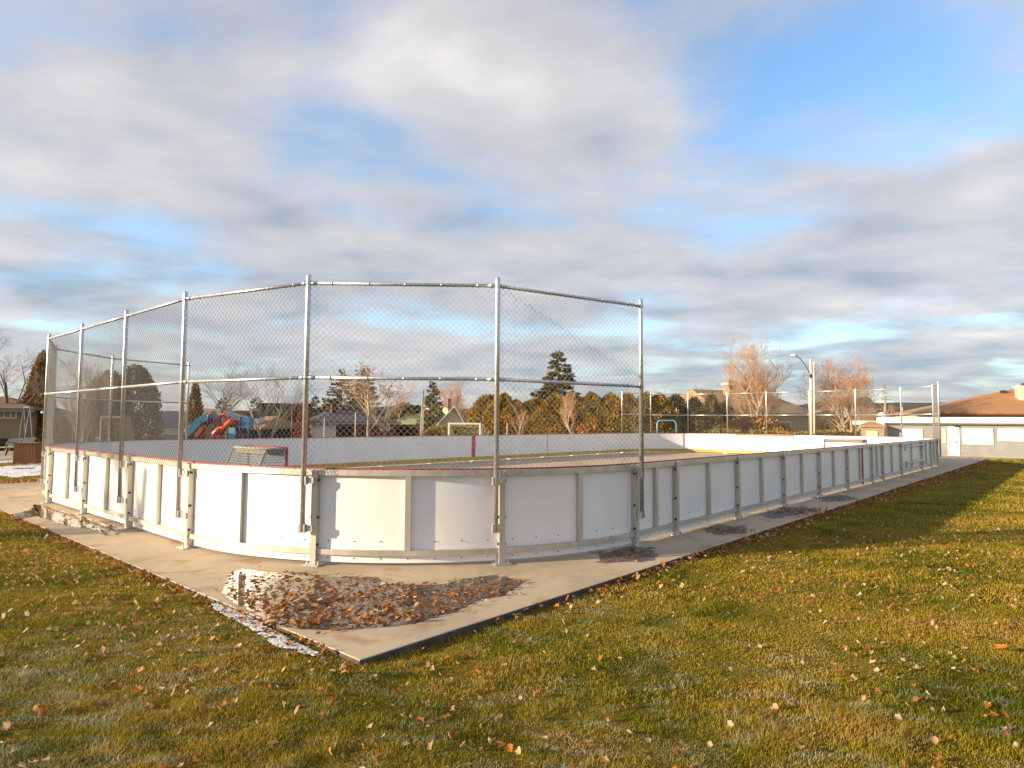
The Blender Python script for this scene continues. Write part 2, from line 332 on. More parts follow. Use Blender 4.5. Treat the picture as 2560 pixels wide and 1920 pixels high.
# ------------------------------------------------------------------ ground
def sst(a, b, x):
    t = np.clip((x - a) / (b - a), 0, 1); return t * t * (3 - 2 * t)
def vnoise(x, y, s, seed=0):
    """smooth value noise"""
    x = np.asarray(x, float) / s + seed * 17.3; y = np.asarray(y, float) / s + seed * 9.1
    xi = np.floor(x); yi = np.floor(y); fx = x - xi; fy = y - yi; fx = fx * fx * (3 - 2 * fx); fy = fy * fy * (3 - 2 * fy)
    h = lambda a, b: np.modf(np.abs(np.sin(a * 127.1 + b * 311.7 + seed * 3.7) * 43758.5453))[0]
    return (h(xi, yi) * (1 - fx) + h(xi + 1, yi) * fx) * (1 - fy) + (h(xi, yi + 1) * (1 - fx) + h(xi + 1, yi + 1) * fx) * fy
SU0, SU1, SV0, SV1 = 2.83, 40.5, 3.95, 21.4
def lawn_h(x, y):
    x = np.asarray(x, float); y = np.asarray(y, float); u, v = to_uv(x, y)
    h = -.062 + .052 * sst(-.4, .5, SU0 - u) - .3 * sst(40.5, 52, u) * sst(60, 40, np.abs(v)) - .02 * sst(6, 12, SV0 - v)
    h = h - 1.2 * sst(38, 56, v)
    h = h + .03 * (vnoise(x, y, 2.5) - .5) * sst(1., 3., np.maximum(np.maximum(SU0 - u, SV0 - v), np.maximum(u - SU1, v - SV1)))
    inside = (u > SU0 + .2) & (u < SU1 - .2) & (v > SV0 + .2) & (v < SV1 - .2)
    return np.where(inside, -.25, h)
def ground():
    g = np.concatenate([-np.geomspace(2500, 41, 26), np.arange(-40, 60, .4), np.geomspace(61, 2500, 26)])
    gy = np.concatenate([-np.geomspace(400, 6, 14), np.arange(-5, 70, .4), np.geomspace(71, 3000, 28)])
    XX, YY = np.meshgrid(g, gy); Z = lawn_h(XX, YY); n, m_ = XX.shape
    vv = np.stack([XX, YY, Z], -1).reshape(-1, 3); idx = np.arange(n * m_).reshape(n, m_)
    ff = np.stack([idx[:-1, :-1], idx[:-1, 1:], idx[1:, 1:], idx[1:, :-1]], -1).reshape(-1, 4)
    tag(link('lawn', np_mesh('lawn', vv, ff, [M['lawn']], smooth=True)), kind='structure')
ground()
def slab():
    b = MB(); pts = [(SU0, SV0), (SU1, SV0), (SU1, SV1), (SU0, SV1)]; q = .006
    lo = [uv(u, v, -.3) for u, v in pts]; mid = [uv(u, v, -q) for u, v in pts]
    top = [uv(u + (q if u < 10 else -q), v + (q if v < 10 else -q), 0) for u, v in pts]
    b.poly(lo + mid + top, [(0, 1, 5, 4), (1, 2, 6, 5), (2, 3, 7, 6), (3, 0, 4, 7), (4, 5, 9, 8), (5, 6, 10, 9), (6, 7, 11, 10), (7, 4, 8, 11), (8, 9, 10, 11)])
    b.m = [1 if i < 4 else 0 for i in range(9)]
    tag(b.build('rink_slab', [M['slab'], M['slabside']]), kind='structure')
slab()
def sheet(name, pts, z, mt, kind='structure'):
    b = MB(); n = len(pts); b.poly([(p[0], p[1], z) for p in pts], [tuple(range(n))])
    o = b.build(name, mt); return tag(o, kind=kind)
def ragged(pts, amp, sub=7, seed=1):
    rr = random.Random(seed); out = []
    for i, a in enumerate(pts):
        b = pts[(i + 1) % len(pts)]
        for k in range(sub):
            t = k / sub; p = Vector(a[:2]).lerp(Vector(b[:2]), t)
            out.append((p.x + rr.uniform(-amp, amp), p.y + rr.uniform(-amp, amp)))
    return out
# concrete path from the slab to the low building on the right
def path():
    b = MB(); us = [40.4, 42, 44, 46, 48, 50, 51, 52.49]; lo = [3.95, 4.1, 4.35, 4.6, 3.6, 2.9, 0., -4.]; P_ = []
    for u, l in zip(us, lo):
        for v in (l, 7, 12): p = uv(u, v); P_.append((p.x, p.y, max(float(lawn_h(p.x, p.y)), -.5) + .035 if u > 40.5 else -.02))
    b.poly(P_, [(3 * i + k, 3 * i + 3 + k, 3 * i + 4 + k, 3 * i + 1 + k) for i in range(len(us) - 1) for k in range(2)])
    tag(b.build('path', M['path']), kind='structure')
path()
def at0(px, py, z=0): p = gnd(px, py, z); return (p.x, p.y)
PUD = [(554, 1482), (572, 1437), (608, 1423), (671, 1432), (762, 1432), (825, 1444), (942, 1444), (965, 1459), (1051, 1464), (1105, 1462), (1160, 1448), (1236, 1439), (1313, 1453), (1286, 1471),
       (1259, 1489), (1196, 1500), (1141, 1527), (1096, 1541), (1033, 1559), (983, 1566), (897, 1572), (834, 1577), (716, 1570), (667, 1563), (653, 1541), (608, 1518), (581, 1507)]
PUDW = [at0(*p) for p in PUD]
PUD2W = [at0(*p) for p in [(84, 1262), (116, 1267), (205, 1291), (290, 1322), (298, 1337), (262, 1339), (244, 1327), (217, 1320), (181, 1318), (151, 1310), (127, 1301), (96, 1290), (30, 1300), (40, 1284), (80, 1276)]]
sheet('puddle', ragged(PUDW, .018, 8), .004, M['water'])
sheet('puddle', ragged(PUD2W, .03, 8, 2), .004, M['water'])
DAMP = [[(1515, 1392), (1540, 1380), (1600, 1377), (1640, 1384), (1625, 1394), (1570, 1402), (1530, 1400)], [(1770, 1322), (1800, 1318), (1870, 1322), (1885, 1328), (1850, 1336), (1800, 1334)],
        [(1925, 1280), (1990, 1273), (2050, 1272), (2062, 1280), (2000, 1290), (1950, 1288)], [(2060, 1243), (2110, 1241), (2140, 1247), (2100, 1254)]]
def inside(P_, x, y):
    ins = False; j = len(P_) - 1
    for i in range(len(P_)):
        if (P_[i][1] > y) != (P_[j][1] > y) and x < (P_[j][0] - P_[i][0]) * (y - P_[i][1]) / (P_[j][1] - P_[i][1]) + P_[i][0]: ins = not ins
        j = i
    return ins
def damp_patches():
    rr = random.Random(31)
    for d in DAMP:
        P_ = [at0(*p) for p in d]; b = MB(); xs = [p[0] for p in P_]; ys = [p[1] for p in P_]; done = 0
        while done < 46:
            x = rr.uniform(min(xs) - .2, max(xs) + .2); y = rr.uniform(min(ys) - .2, max(ys) + .2)
            if not inside(P_, x, y) and rr.random() > .10: continue
            u, v = to_uv(x, y)
            if v < SV0 + .25: continue
            done += 1; r_ = rr.uniform(.04, .17); a0 = rr.random() * 6; k = 14; z = .0015 + done * .00006
            ring = [uv(u + math.cos(a0 + 6.283 * i / k) * r_ * rr.uniform(.6, 1.3) * 1.7, v + math.sin(a0 + 6.283 * i / k) * r_ * rr.uniform(.6, 1.3), z) for i in range(k)]
            b.poly(ring + [uv(u, v, z)], [(i, (i + 1) % k, k) for i in range(k)])
        tag(b.build('damp_patch', M['damp']), kind='structure')
damp_patches()

# ------------------------------------------------------------------ rink boards
BH = 1.143
rink = empty('rink_boards', uv(20.2, 12.48), 'white hockey rink boards with aluminium posts and red top cap around a concrete slab', 'rink boards')
NP = []                                                  # near and far end posts (s)
stp = ARC / 3
near_s = [k * stp for k in range(10)]                    # P6 P5 P4 P3 P2 P1 P0 and the left corner
f0 = 2 * ARC + EN + ST
far_s = [f0 + k * stp for k in range(10)]
right_u = [30.9, 28.95, 25.3, 22.64, 21.33, 18.72, 16.33, 13.93, 11.56, 9.2]
left_s = [s_left(8 + 24.4 * k / 10) for k in range(1, 10)]
posts = sorted(near_s + left_s + far_s + [s_right(u) for u in right_u])
sr = sorted(posts) + [PER]
def strip(b, s0, s1, o0, o1, z0, z1, mi=0, step=.12):
    n = max(1, int(math.ceil((s1 - s0) / step))); ss = [s0 + (s1 - s0) * i / n for i in range(n + 1)]
    prof = ((o0, z0), (o1, z0), (o1, z1), (o0, z1))
    for k in range(4):
        base = len(b.v); p, q = prof[k], prof[(k + 1) % 4]
        for s in ss: b.v += [tuple(pw(s, *p)), tuple(pw(s, *q))]
        for i in range(n): b.f.append([base + 2 * i, base + 2 * i + 1, base + 2 * i + 3, base + 2 * i + 2]); b.m.append(mi); b.sm.append(True)
    for s, o in ((s0, 1), (s1, -1)):
        base = len(b.v); b.v += [tuple(pw(s, *p)) for p in prof]; b.f.append([base + i for i in range(4)][::-o]); b.m.append(mi); b.sm.append(False)
def sbox(b, s, ds, o0, o1, z0, z1, mi=0):
    c = pw(s, 0, 0); n = nw(s); t = Vector((-n.y, n.x, 0)); b.box(c + n * ((o0 + o1) / 2), t, n, ds / 2, (o1 - o0) / 2, z0, z1, mi)
STIFF = {}
for i in range(len(sr) - 1):
    s0, s1 = sr[i], sr[i + 1]
    b = MB(); strip(b, s0 + .002, s1 - .002, -.125, -.10, .036, 1.1255)
    ns = max(2, int((s1 - s0) / .3))
    for k in range(ns):
        s = s0 + .16 + (s1 - s0 - .32) * k / (ns - 1)
        for z in (.285, .085): sbox(b, s, .012, -.101, -.093, z - .006, z + .006, 1)
    b.build('panel', [M['panel'], M['dark']], rink)
    if s1 - s0 > 1.:
        b = MB(); sbox(b, (s0 + s1) / 2, .07, -.0985, -.045, .192, 1.056); b.build('stiffener', M['alu'], rink)
    b = MB(); strip(b, s0 + .038, s1 - .038, -.0985, -.042, 1.058, 1.124); b.build('top_rail', M['alu'], rink)
    b = MB(); strip(b, s0 + .038, s1 - .038, -.0985, -.048, .128, .19); b.build('base_rail', M['alu'], rink)
for s in posts:
    b = MB(); sbox(b, s, .072, -.0985, -.02, .013, 1.113)
    for z in (.24, .56, 1.0): sbox(b, s, .10, -.062, -.032, z - .015, z + .015, 1)
    p = b.build('post', [M['alu'], M['dark']], rink)
    b = MB(); sbox(b, s, .21, -.09, .055, .001, .014)
    for ds in (-.07, .07): sbox(b, s + ds, .018, -.03, -.012, .014, .05, 1)
    b.build('base_plate', [M['galv'], M['alu']], p)
b = MB(); strip(b, 0, PER - .001, -.15, -.101, 1.126, BH); b.build('cap_rail', M['red'], rink)
b = MB(); strip(b, 0, PER - .001, -.142, -.1255, .036, .205); b.build('kick_plate', M['yellow'], rink)
for s, lab in ((s_left(20.15), 'red centre line on the far side boards'), (s_right(20.37), 'red upright of the centre line on the near side boards')):
    b = MB(); strip(b, s - .12, s + .12, -.1275, -.1252, .207, 1.115)
    if 'near' in lab: sbox(b, s, .07, -.0985, -.07, .025, 1.06)
    tag(b.build('center_line', M['redline'], rink), lab)
b = MB(); sbox(b, s_left(25.33), .03, -.1285, -.1252, .21, 1.115); tag(b.build('dark_strip', M['dark'], rink), 'dark gate seam on the far side boards')
# gate in the right wall: two horizontal bars on latch plates
b = MB()
for u in (25.6, 28.75):
    for z in (.94, .36): sbox(b, s_right(u), .12, .002, .05, z - .12, z + .12)
for z in (.97, .40):
    b.tube([pw(s_right(25.6), .06, z), pw(s_right(28.75), .06, z + .02)], .022, 6)
    sbox(b, s_right(26.6), .3, .03, .09, z - .05, z + .03)
tag(b.build('gate_latch', M['galv'], rink), 'grey gate bars and latch plates')
# gate in the far end
gs = [f0 + ARC + (V2 - RR - v) for v in (15.2, 13.5, 12.0)]
b = MB(); sbox(b, gs[0], .05, -.1285, -.1252, .02, 1.14); sbox(b, gs[2], .05, -.1285, -.1252, .02, 1.14); strip(b, gs[0], gs[2], -.156, -.151, 1.06, 1.14)
tag(b.build('gate_frame', M['redline'], rink), 'red edged gate in the sunlit far end boards')
b = MB(); b.bar(pw(gs[1] - .12, -.13, 1.11), pw(gs[1] + .08, -.13, .03), .035, .006, 0, nw(gs[1])); b.build('dark_strip', M['dark'], rink)  # slanted dark strip across the far end boards

# ------------------------------------------------------------------ chain link fences
def chain_mesh():
    W, H, d = 2.268, 2.30, .0756; h = d / 2; nw_ = int(round(W / h)); nk = int(round(H / h)); r = .0024
    ks = np.arange(nk + 1); V_ = []; F_ = []; base = 0
    for i in range(nw_):
        x = h * (i + ((ks + i) % 2)); z = h * ks; y = np.where((ks + i) % 2 == 0, -.002, .002)
        y = y * (1 if i % 2 else -1)
        ring = [np.stack([x + r * cx, y + r * cy, z], -1) for cx, cy in ((1, 0), (-.5, .87), (-.5, -.87))]
        V_.append(np.stack(ring, 1).reshape(-1, 3)); k = np.arange(nk) * 3
        for j in range(3):
            F_.append(np.stack([base + k + j, base + k + (j + 1) % 3, base + k + 3 + (j + 1) % 3, base + k + 3 + j], -1))
        base += (nk + 1) * 3
    return np_mesh('mesh', np.concatenate(V_), np.concatenate(F_), [M['wire']], smooth=True), W, H
CH, CW, CHH = chain_mesh()
def fence(ss, name, label, ztop, offs):
    root = empty(name, pw(ss[0], 0, 0), label, 'fence'); pts = []
    for s, ds in zip(ss, offs):
        n = nw(s); t = Vector((-n.y, n.x, 0)); t = t if t.dot(pw(s + .05, 0, 0) - pw(s - .05, 0, 0)) > 0 else -t
        c = pw(s, .045, 0) + t * ds; pts.append(c); lean = Vector((random.uniform(-.012, .012), random.uniform(-.012, .012), 0))
        b = MB(); b.tube([(c.x, c.y, .40), (c.x + lean.x, c.y + lean.y, ztop - .02), (c.x + lean.x, c.y + lean.y, ztop)], [.031, .031, .024], 12)
        for z in (2.22, ztop - .10): b.tube([(c.x, c.y, z - .02), (c.x, c.y, z + .02)], .035, 10)
        p = b.build('post', M['galv'], root)
        for z in (1.0, .44):
            b = MB(); b.box(c - n * .01, t, n, .042, .034, z - .05, z + .05)
            if ds: a = pw(s, .012, 0); b.box((c + a) / 2, t, n, abs(ds) / 2 + .015, .010, z - .035, z + .035)
            b.build('clamp', M['galv'], p)
    for a, c in zip(pts[:-1], pts[1:]):
        d = (c - a); w = d.length; dn = d.normalized()
        for z, rname in ((ztop - .10, 'top_rail'), (2.22, 'middle_rail')):
            b = MB(); a1 = a + dn * .03; c1 = c - dn * .03; b.tube([(a1.x, a1.y, z), (c1.x, c1.y, z)], .0215, 10)
            for k in range(5):                                    # tie wires
                q = a + d * ((k + .55) / 5.2); b.tube([Vector((q.x, q.y, z)) - dn * .008, Vector((q.x, q.y, z)) + dn * .008], .0255, 8)
            for q in (a1, c1 - dn * .07): b.tube([(q.x, q.y, z), (q.x + dn.x * .07, q.y + dn.y * .07, z)], .026, 10)
            b.build(rname, M['galv'], root)
        o = link('mesh', CH); n2 = Vector((dn.y, -dn.x, 0)); 
        o.location = (a.x, a.y, 1.06); o.rotation_euler = (0, 0, math.atan2(dn.y, dn.x)); o.scale = (w / CW, 1, (ztop - .10 - 1.06) / CHH)
        o.parent = root; o.matrix_parent_inverse = world(root).inverted()
    return root
fence(near_s, 'chain_link_fence', 'tall chain link fence on galvanised posts along the near curved end of the rink', 3.46, [0.0] + [.105] * 9)
fence(far_s, 'chain_link_fence', 'distant chain link fence above the far end boards of the rink', 3.58, [.105] * 9 + [0.0])

# ------------------------------------------------------------------ hockey goals
def net_mesh(quads, step, r, name, parent):
    b = MB()
    for A, B, C, D in quads:                              # bilinear patch A-B (bottom) D-C (top)
        A, B, C, D = map(Vector, (A, B, C, D)); nu = max(2, int((B - A).length / step)); nv = max(2, int((D - A).length / step))
        for i in range(nu + 1):
            t = i / nu; b.tube([A.lerp(B, t), D.lerp(C, t)], r, 3, cap=False)
        for i in range(nv + 1):
            t = i / nv; b.tube([A.lerp(D, t), B.lerp(C, t)], r, 3, cap=False)
    return b.build(name, M['net'], parent)
M['net'] = mat('net_cord', (.30, .30, .27), (.22, .22, .20), rough=.9)
M['redpipe'] = mat('red_pipe', (.30, .025, .03), (.22, .018, .022), rough=.5)
def hockey_goal(u, v, v2, dep, h, label, pipe):
    root = empty('hockey_goal', uv(u, (v + v2) / 2, 0), label, 'hockey goal', 'hockey goals inside the rink')
    a, b_ = (u, v), (u, v2); q = lambda p, z: uv(p[0], p[1], z)
    for p in (a, b_):
        m_ = MB(); m_.tube([q(p, .005), q(p, h)], .032, 8); m_.build('post', pipe, root)
    m_ = MB(); m_.tube([q(a, h), q(b_, h)], .032, 8); m_.build('crossbar', pipe, root)
    bk = [(u - dep, v + .12), (u - dep, v2 - .12)]; tk = [(u - dep * .45, v + .1), (u - dep * .45, v2 - .1)]
    m_ = MB(); m_.tube([q(a, .05), q(bk[0], .05), q(bk[1], .05), q(b_, .05)], .025, 6); m_.tube([q(a, h), q(tk[0], h - .01), q(tk[1], h - .01), q(b_, h)], .022, 6)
    for k in (0, 1): m_.tube([q(tk[k], h), q(bk[k], .05)], .02, 6)
    m_.build('back_frame', M['net'], root)
    net_mesh([(q(bk[0], .05), q(bk[1], .05), q(tk[1], h), q(tk[0], h)), (q(a, h), q(b_, h), q(tk[1], h), q(tk[0], h)),
              (q(a, .05), q(bk[0], .05), q(tk[0], h), q(a, h)), (q(b_, .05), q(bk[1], .05), q(tk[1], h), q(b_, h))], .055, .0045, 'net', root)
    m_ = MB(); m_.hexa([q((u - .04, v + .03), h - .16), q((u - .04, v2 - .03), h - .16), q((u - dep * .44, v2 - .1), h - .12), q((u - dep * .44, v + .1), h - .12),
                        q((u - .03, v + .03), h - .03), q((u - .03, v2 - .03), h - .03), q((u - dep * .44, v2 - .1), h + .02), q((u - dep * .44, v + .1), h + .02)])
    m_.build('top_cover', M['cover'], root)
    return root
M['cover'] = mat('worn_canvas', (.30, .28, .22), (.18, .17, .13), rough=.9, scale=8)
hockey_goal(7.0, 12.45, 14.1, .85, 1.13, 'red hockey goal with grey net behind the near end boards', M['redpipe'])
hockey_goal(34.8, 8.0, 9.9, .9, 1.0, 'small pale goal frame added to stand for a grey shadow band on the far end boards', M['white'])  # added goal, stands in for a grey shadow band on the boards
# crust of old snow along the foot of the far boards
def crumbs(name, pts, rad, mt, zf, n, hmax=.02):
    b = MB()
    for _ in range(n):
        p, q = random.choice(pts); t = random.random(); c = Vector(p).lerp(Vector(q), t); r_ = random.uniform(.3, 1) * rad
        k = 7; ring = [(c.x + math.cos(6.283 * i / k) * r_ * random.uniform(.5, 1.4), c.y + math.sin(6.283 * i / k) * r_ * random.uniform(.5, 1.4), zf) for i in range(k)]
        b.poly(ring + [(c.x, c.y, zf + random.uniform(.3, 1) * hmax)], [(i, (i + 1) % k, k) for i in range(k)], smooth=True)
    return tag(b.build(name, mt), kind='stuff')
sl_pts = [(pw(s_left(u), -.2, 0), pw(s_left(u + 1), -.2, 0)) for u in range(8, 31)]
crumbs('snow', sl_pts, .10, M['snow'], .002, 420, .03)

# ------------------------------------------------------------------ trees
def segs_mesh(name, segs, mt, n=4):
    S = np.array([(*a, *b, r0, r1) for a, b, r0, r1 in segs]); a = S[:, :3]; b = S[:, 3:6]; d = b - a; d /= np.linalg.norm(d, axis=1, keepdims=True) + 1e-9
    ref = np.where(np.abs(d[:, 2:3]) > .9, np.array([[1., 0, 0]]), np.array([[0, 0, 1.]])); x = np.cross(d, ref); x /= np.linalg.norm(x, axis=1, keepdims=True); y = np.cross(d, x)
    V_ = []
    for P_, r_ in ((a, S[:, 6:7]), (b, S[:, 7:8])):
        for k in range(n):
            t = 2 * math.pi * k / n; V_.append(P_ + (x * math.cos(t) + y * math.sin(t)) * r_)
    V_ = np.stack(V_, 1).reshape(-1, 3); base = np.arange(len(S))[:, None] * 2 * n
    F_ = np.concatenate([base + np.array([[k, (k + 1) % n, n + (k + 1) % n, n + k]]) for k in range(n)])
    return np_mesh(name, V_, F_, [mt], smooth=True)
def bare_tree(name, label, base, H, spread=.5, trunk_r=.18, trunk_h=.25, forks=5, levels=4, kids=5, twig_r=.012, bark='bark', twig='twig', group=None, upness=.5, seed=1, stems=1, cat='tree', foliage=None, kink=.18, low=.3):
    twig_r *= .36; rr = random.Random(seed); big = []; fine = []; tips = []
    def grow(p, d, L_, r_, lv):
        n = 3 if lv < 3 else 2; q = p; dirs = d
        pts = [p]
        for i in range(n):
            dirs = (dirs + Vector((rr.gauss(0, kink), rr.gauss(0, kink), rr.gauss(0, kink * .6) + upness * .12))).normalized()
            e = q + dirs * (L_ / n); r1 = r_ * (1 - .62 * (i + 1) / n); r0 = r_ * (1 - .62 * i / n)
            (big if lv <= 1 else fine).append((q, e, max(r0, twig_r), max(r1, twig_r * .7))); q = e; pts.append(q)
        if lv >= levels: tips.append(q); return
        kk = kids + (2 if lv == 0 else 0)
        for k in range(kk):
            t = rr.uniform(low if lv else trunk_h, 1.0); i = min(n - 1, int(t * n)); b0 = pts[i].lerp(pts[i + 1], t * n - i)
            az = rr.uniform(0, 6.283); side = Vector((math.cos(az), math.sin(az), 0)); side = (side - dirs * side.dot(dirs))
            if side.length < .05: continue
            nd = (d * (1 - spread) + side.normalized() * spread * rr.uniform(.6, 1.3) + Vector((0, 0, upness * .35))).normalized()
            grow(b0, nd, L_ * rr.uniform(.42, .68) * (1.15 - .3 * t), max(r_ * (.42 - .14 * t), twig_r), lv + 1)
    for st in range(stems):
        az = rr.uniform(0, 6.283); off = Vector((math.cos(az), math.sin(az), 0)) * (0 if stems == 1 else .12 * rr.random() * 3)
        d = (Vector((0, 0, 1)) + (Vector((math.cos(az), math.sin(az), 0)) * rr.uniform(.05, spread * .8) if stems > 1 else Vector((0, 0, 0)))).normalized()
        grow(Vector((0, 0, -.1)) + off, d, H * (.72 if stems == 1 else rr.uniform(.5, .75)), trunk_r * (1 if stems == 1 else .6), 0)
    top = max(s[1].z for s in fine); k = H / top
    sc = lambda S: [(a * k, b * k, r0, r1) for a, b, r0, r1 in S]
    twig_r *= 1
    root = empty(name, base, label, cat, group)
    t = link('trunk', segs_mesh('trunk', sc(big), M[bark], 6)); t.parent = root
    c = link('crown', segs_mesh('crown', sc(fine), M[twig], 3)); c.parent = root
    if foliage:
        pts = np.array([tuple(a * k) for a in tips]); pts = np.repeat(pts, foliage[1], 0) + rng.normal(0, .16, (len(tips) * foliage[1], 3))
        f = link('leaves', leaf_mesh('leaves', pts, rng.normal(0, 1, pts.shape), foliage[2], foliage[2] * .7, M[foliage[0]])); f.parent = root
    return root
def leaf_mesh(name, P, D, ln, wd, mt, rnd=None):
    P = np.asarray(P); D = np.asarray(D, float); D /= np.linalg.norm(D, axis=1, keepdims=True) + 1e-9; n = len(P)
    Q = rng.normal(0, 1, (n, 3)); S = np.cross(D, Q); S /= np.linalg.norm(S, axis=1, keepdims=True) + 1e-9
    l = ln * rng.uniform(.6, 1.3, (n, 1)); w = wd * rng.uniform(.6, 1.3, (n, 1)) / 2
    V_ = np.stack([P, P + D * l * .5 + S * w, P + D * l, P + D * l * .5 - S * w], 1).reshape(-1, 3)
    F_ = np.arange(n * 4).reshape(n, 4); rv = np.repeat(rng.random(n) if rnd is None else rnd, 4)
    return np_mesh(name, V_, F_, [mt], rnd=rv)
def spruce(label, base, H, Rb, n=5200, grow_=1.25, mt='needle', name='spruce_tree', group=None, pw_=.85, seed=3, bark='bark', ln=.34, cat='tree', whorl=.55, base_f=.06):
    g = np.random.default_rng(seed); root = empty(name, base, label, cat, group)
    b = MB(); b.tube([(0, 0, -.2), (0, 0, H * .5), (0, 0, H * .97)], [H * .022, H * .012, .02], 7); b.build('trunk', M[bark]).parent = root
    Rb *= grow_; n = int(n * 2.2); nb = int(H / whorl) * 9; hb = base_f + (1 - base_f) * (np.arange(nb) / nb) ** 1.15; hb += g.normal(0, .006, nb); az = g.uniform(0, 6.283, nb)
    Lb = Rb * np.clip(1 - hb, .0, 1) ** pw_ * g.uniform(.72, 1.12, nb) + .10; lop = 1 + .18 * np.sin(az * 2 + seed); Lb *= lop
    i = g.choice(nb, n, p=Lb / Lb.sum()); t = g.random(n) ** .6
    droop = -.30 * t + .22 * t ** 2; r_ = Lb[i] * t
    P = np.stack([np.cos(az[i]) * r_, np.sin(az[i]) * r_, hb[i] * H + droop * Lb[i]], 1) + g.normal(0, .07, (n, 3)) * np.array([1, 1, .6]) * (Lb[i] * .5 + .4)[:, None]
    P[:, 2] = np.minimum(P[:, 2], H * 1.0)
    D = np.stack([np.cos(az[i] + g.normal(0, .7, n)), np.sin(az[i] + g.normal(0, .7, n)), g.normal(-.15, .35, n)], 1)
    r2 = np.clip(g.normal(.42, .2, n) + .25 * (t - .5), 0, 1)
    link('crown', leaf_mesh('crown', P, D, ln, ln * .42, M[mt], r2)).parent = root
    return root
def shrub(name, label, base, rx, ry, H, n, mt, ln=.2, seed=1, cat='shrub', group=None, shape='dome', rot=0., lump=.22, trunk=True, part='foliage'):
    """lumpy leaf volume; rot turns it round z"""
    g = np.random.default_rng(seed); root = empty(name, base, label, cat, group); root.rotation_euler = (0, 0, rot)
    th = g.uniform(0, 6.283, n); z = g.random(n) ** .85; k = 8; ph = g.uniform(0, 6.283, (k, 2)); fr = g.integers(2, 7, (k, 2))
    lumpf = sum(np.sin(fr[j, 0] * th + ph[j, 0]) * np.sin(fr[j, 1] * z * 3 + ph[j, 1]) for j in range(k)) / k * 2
    if shape == 'dome': prof = np.sqrt(np.clip(1 - z ** 2.6, 0, 1))
    elif shape == 'box': prof = np.clip(1 - z ** 9, 0, 1) ** .5
    elif shape == 'cone': prof = (1 - z) ** .8 + .02
    else: prof = np.clip(1 - z ** 1.7, 0, 1) ** .75 * np.clip(.72 + 1.2 * z, 0, 1)
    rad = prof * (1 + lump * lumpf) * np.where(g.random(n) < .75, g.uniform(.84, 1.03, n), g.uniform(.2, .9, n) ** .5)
    cx, sx = np.cos(th), np.sin(th)
    if shape == 'box':
        mxx = np.maximum(np.abs(cx), np.abs(sx)) ** .85; cx, sx = cx / mxx, sx / mxx
    P = np.stack([cx * rx * rad, sx * ry * rad, z * H * (1 + .06 * lumpf)], 1) + g.normal(0, .04, (n, 3))
    D = np.stack([cx * .6 + g.normal(0, .4, n), sx * .6 + g.normal(0, .4, n), g.normal(.75, .45, n)], 1)
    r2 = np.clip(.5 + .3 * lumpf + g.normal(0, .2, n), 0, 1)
    link(part, leaf_mesh(part, P, D, ln, ln * .5, M[mt], r2)).parent = root
    if trunk:
        b = MB()
        for q in range(4): a_ = q * 1.6; b.tube([(math.cos(a_) * rx * .06, math.sin(a_) * ry * .06, -.2), (math.cos(a_) * rx * .2, math.sin(a_) * ry * .2, H * .6)], [.05, .02], 5)
        b.build('stem', M['bark']).parent = root
    return root
def ht(px, py, Y): return at(px, py, Y).z + .05       # height of something whose top shows at py
def wid(px, Y): return px / F * Y                      # metres for px photo pixels

# ------------------------------------------------------------------ houses
def roofmat(name, c, c2): return mat(name, c, c2, rough=.9, scale=30, stretch=(.3, .3, 2), bump=.3, bscale=25)
M['brownroof'] = roofmat('brown_shingles', (.20, .125, .075), (.14, .085, .05)); M['orangeroof'] = roofmat('russet_shingles', (.40, .205, .085), (.31, .15, .06)); M['greenroof'] = roofmat('green_shingles', (.24, .30, .13), (.19, .24, .11))
M['greyroof'] = roofmat('grey_shingles', (.16, .16, .18), (.11, .11, .13)); M['darkroof'] = roofmat('dark_shingles', (.07, .055, .06), (.045, .038, .04)); M['tanroof'] = roofmat('tan_shingles', (.36, .23, .11), (.28, .17, .08))
M['brick'] = mat('tan_brick', (.34, .26, .16), (.26, .20, .12), rough=.9, scale=10, stretch=(1, 1, 4)); M['redbrick'] = mat('red_brick', (.15, .05, .04), (.10, .035, .03), rough=.9, scale=10, stretch=(1, 1, 4))
M['cream'] = mat('cream_wall', (.62, .55, .38), (.55, .48, .33), rough=.8, scale=4); M['whitewall'] = mat('white_siding', (.60, .60, .58), (.50, .50, .49), rough=.7, stretch=(.2, .2, 6), scale=4)
M['darkwood'] = mat('dark_timber', (.055, .038, .03), (.035, .025, .02), rough=.8, stretch=(5, 5, .3), scale=4); M['greywall'] = mat('grey_wall', (.22, .22, .23), (.17, .17, .18), rough=.8)
M['glass'] = mat('window_glass', (.035, .04, .045), rough=.08, spec=.7); M['curtain'] = mat('curtained_pane', (.33, .29, .17), (.26, .22, .13), rough=.3, scale=3); M['black'] = mat('dark_opening', (.015, .013, .012), rough=.9)
M['greytrim'] = mat('grey_trim', (.26, .26, .27), rough=.6); M['bluegrey'] = mat('bluegrey_panel', (.25, .29, .31), rough=.6)

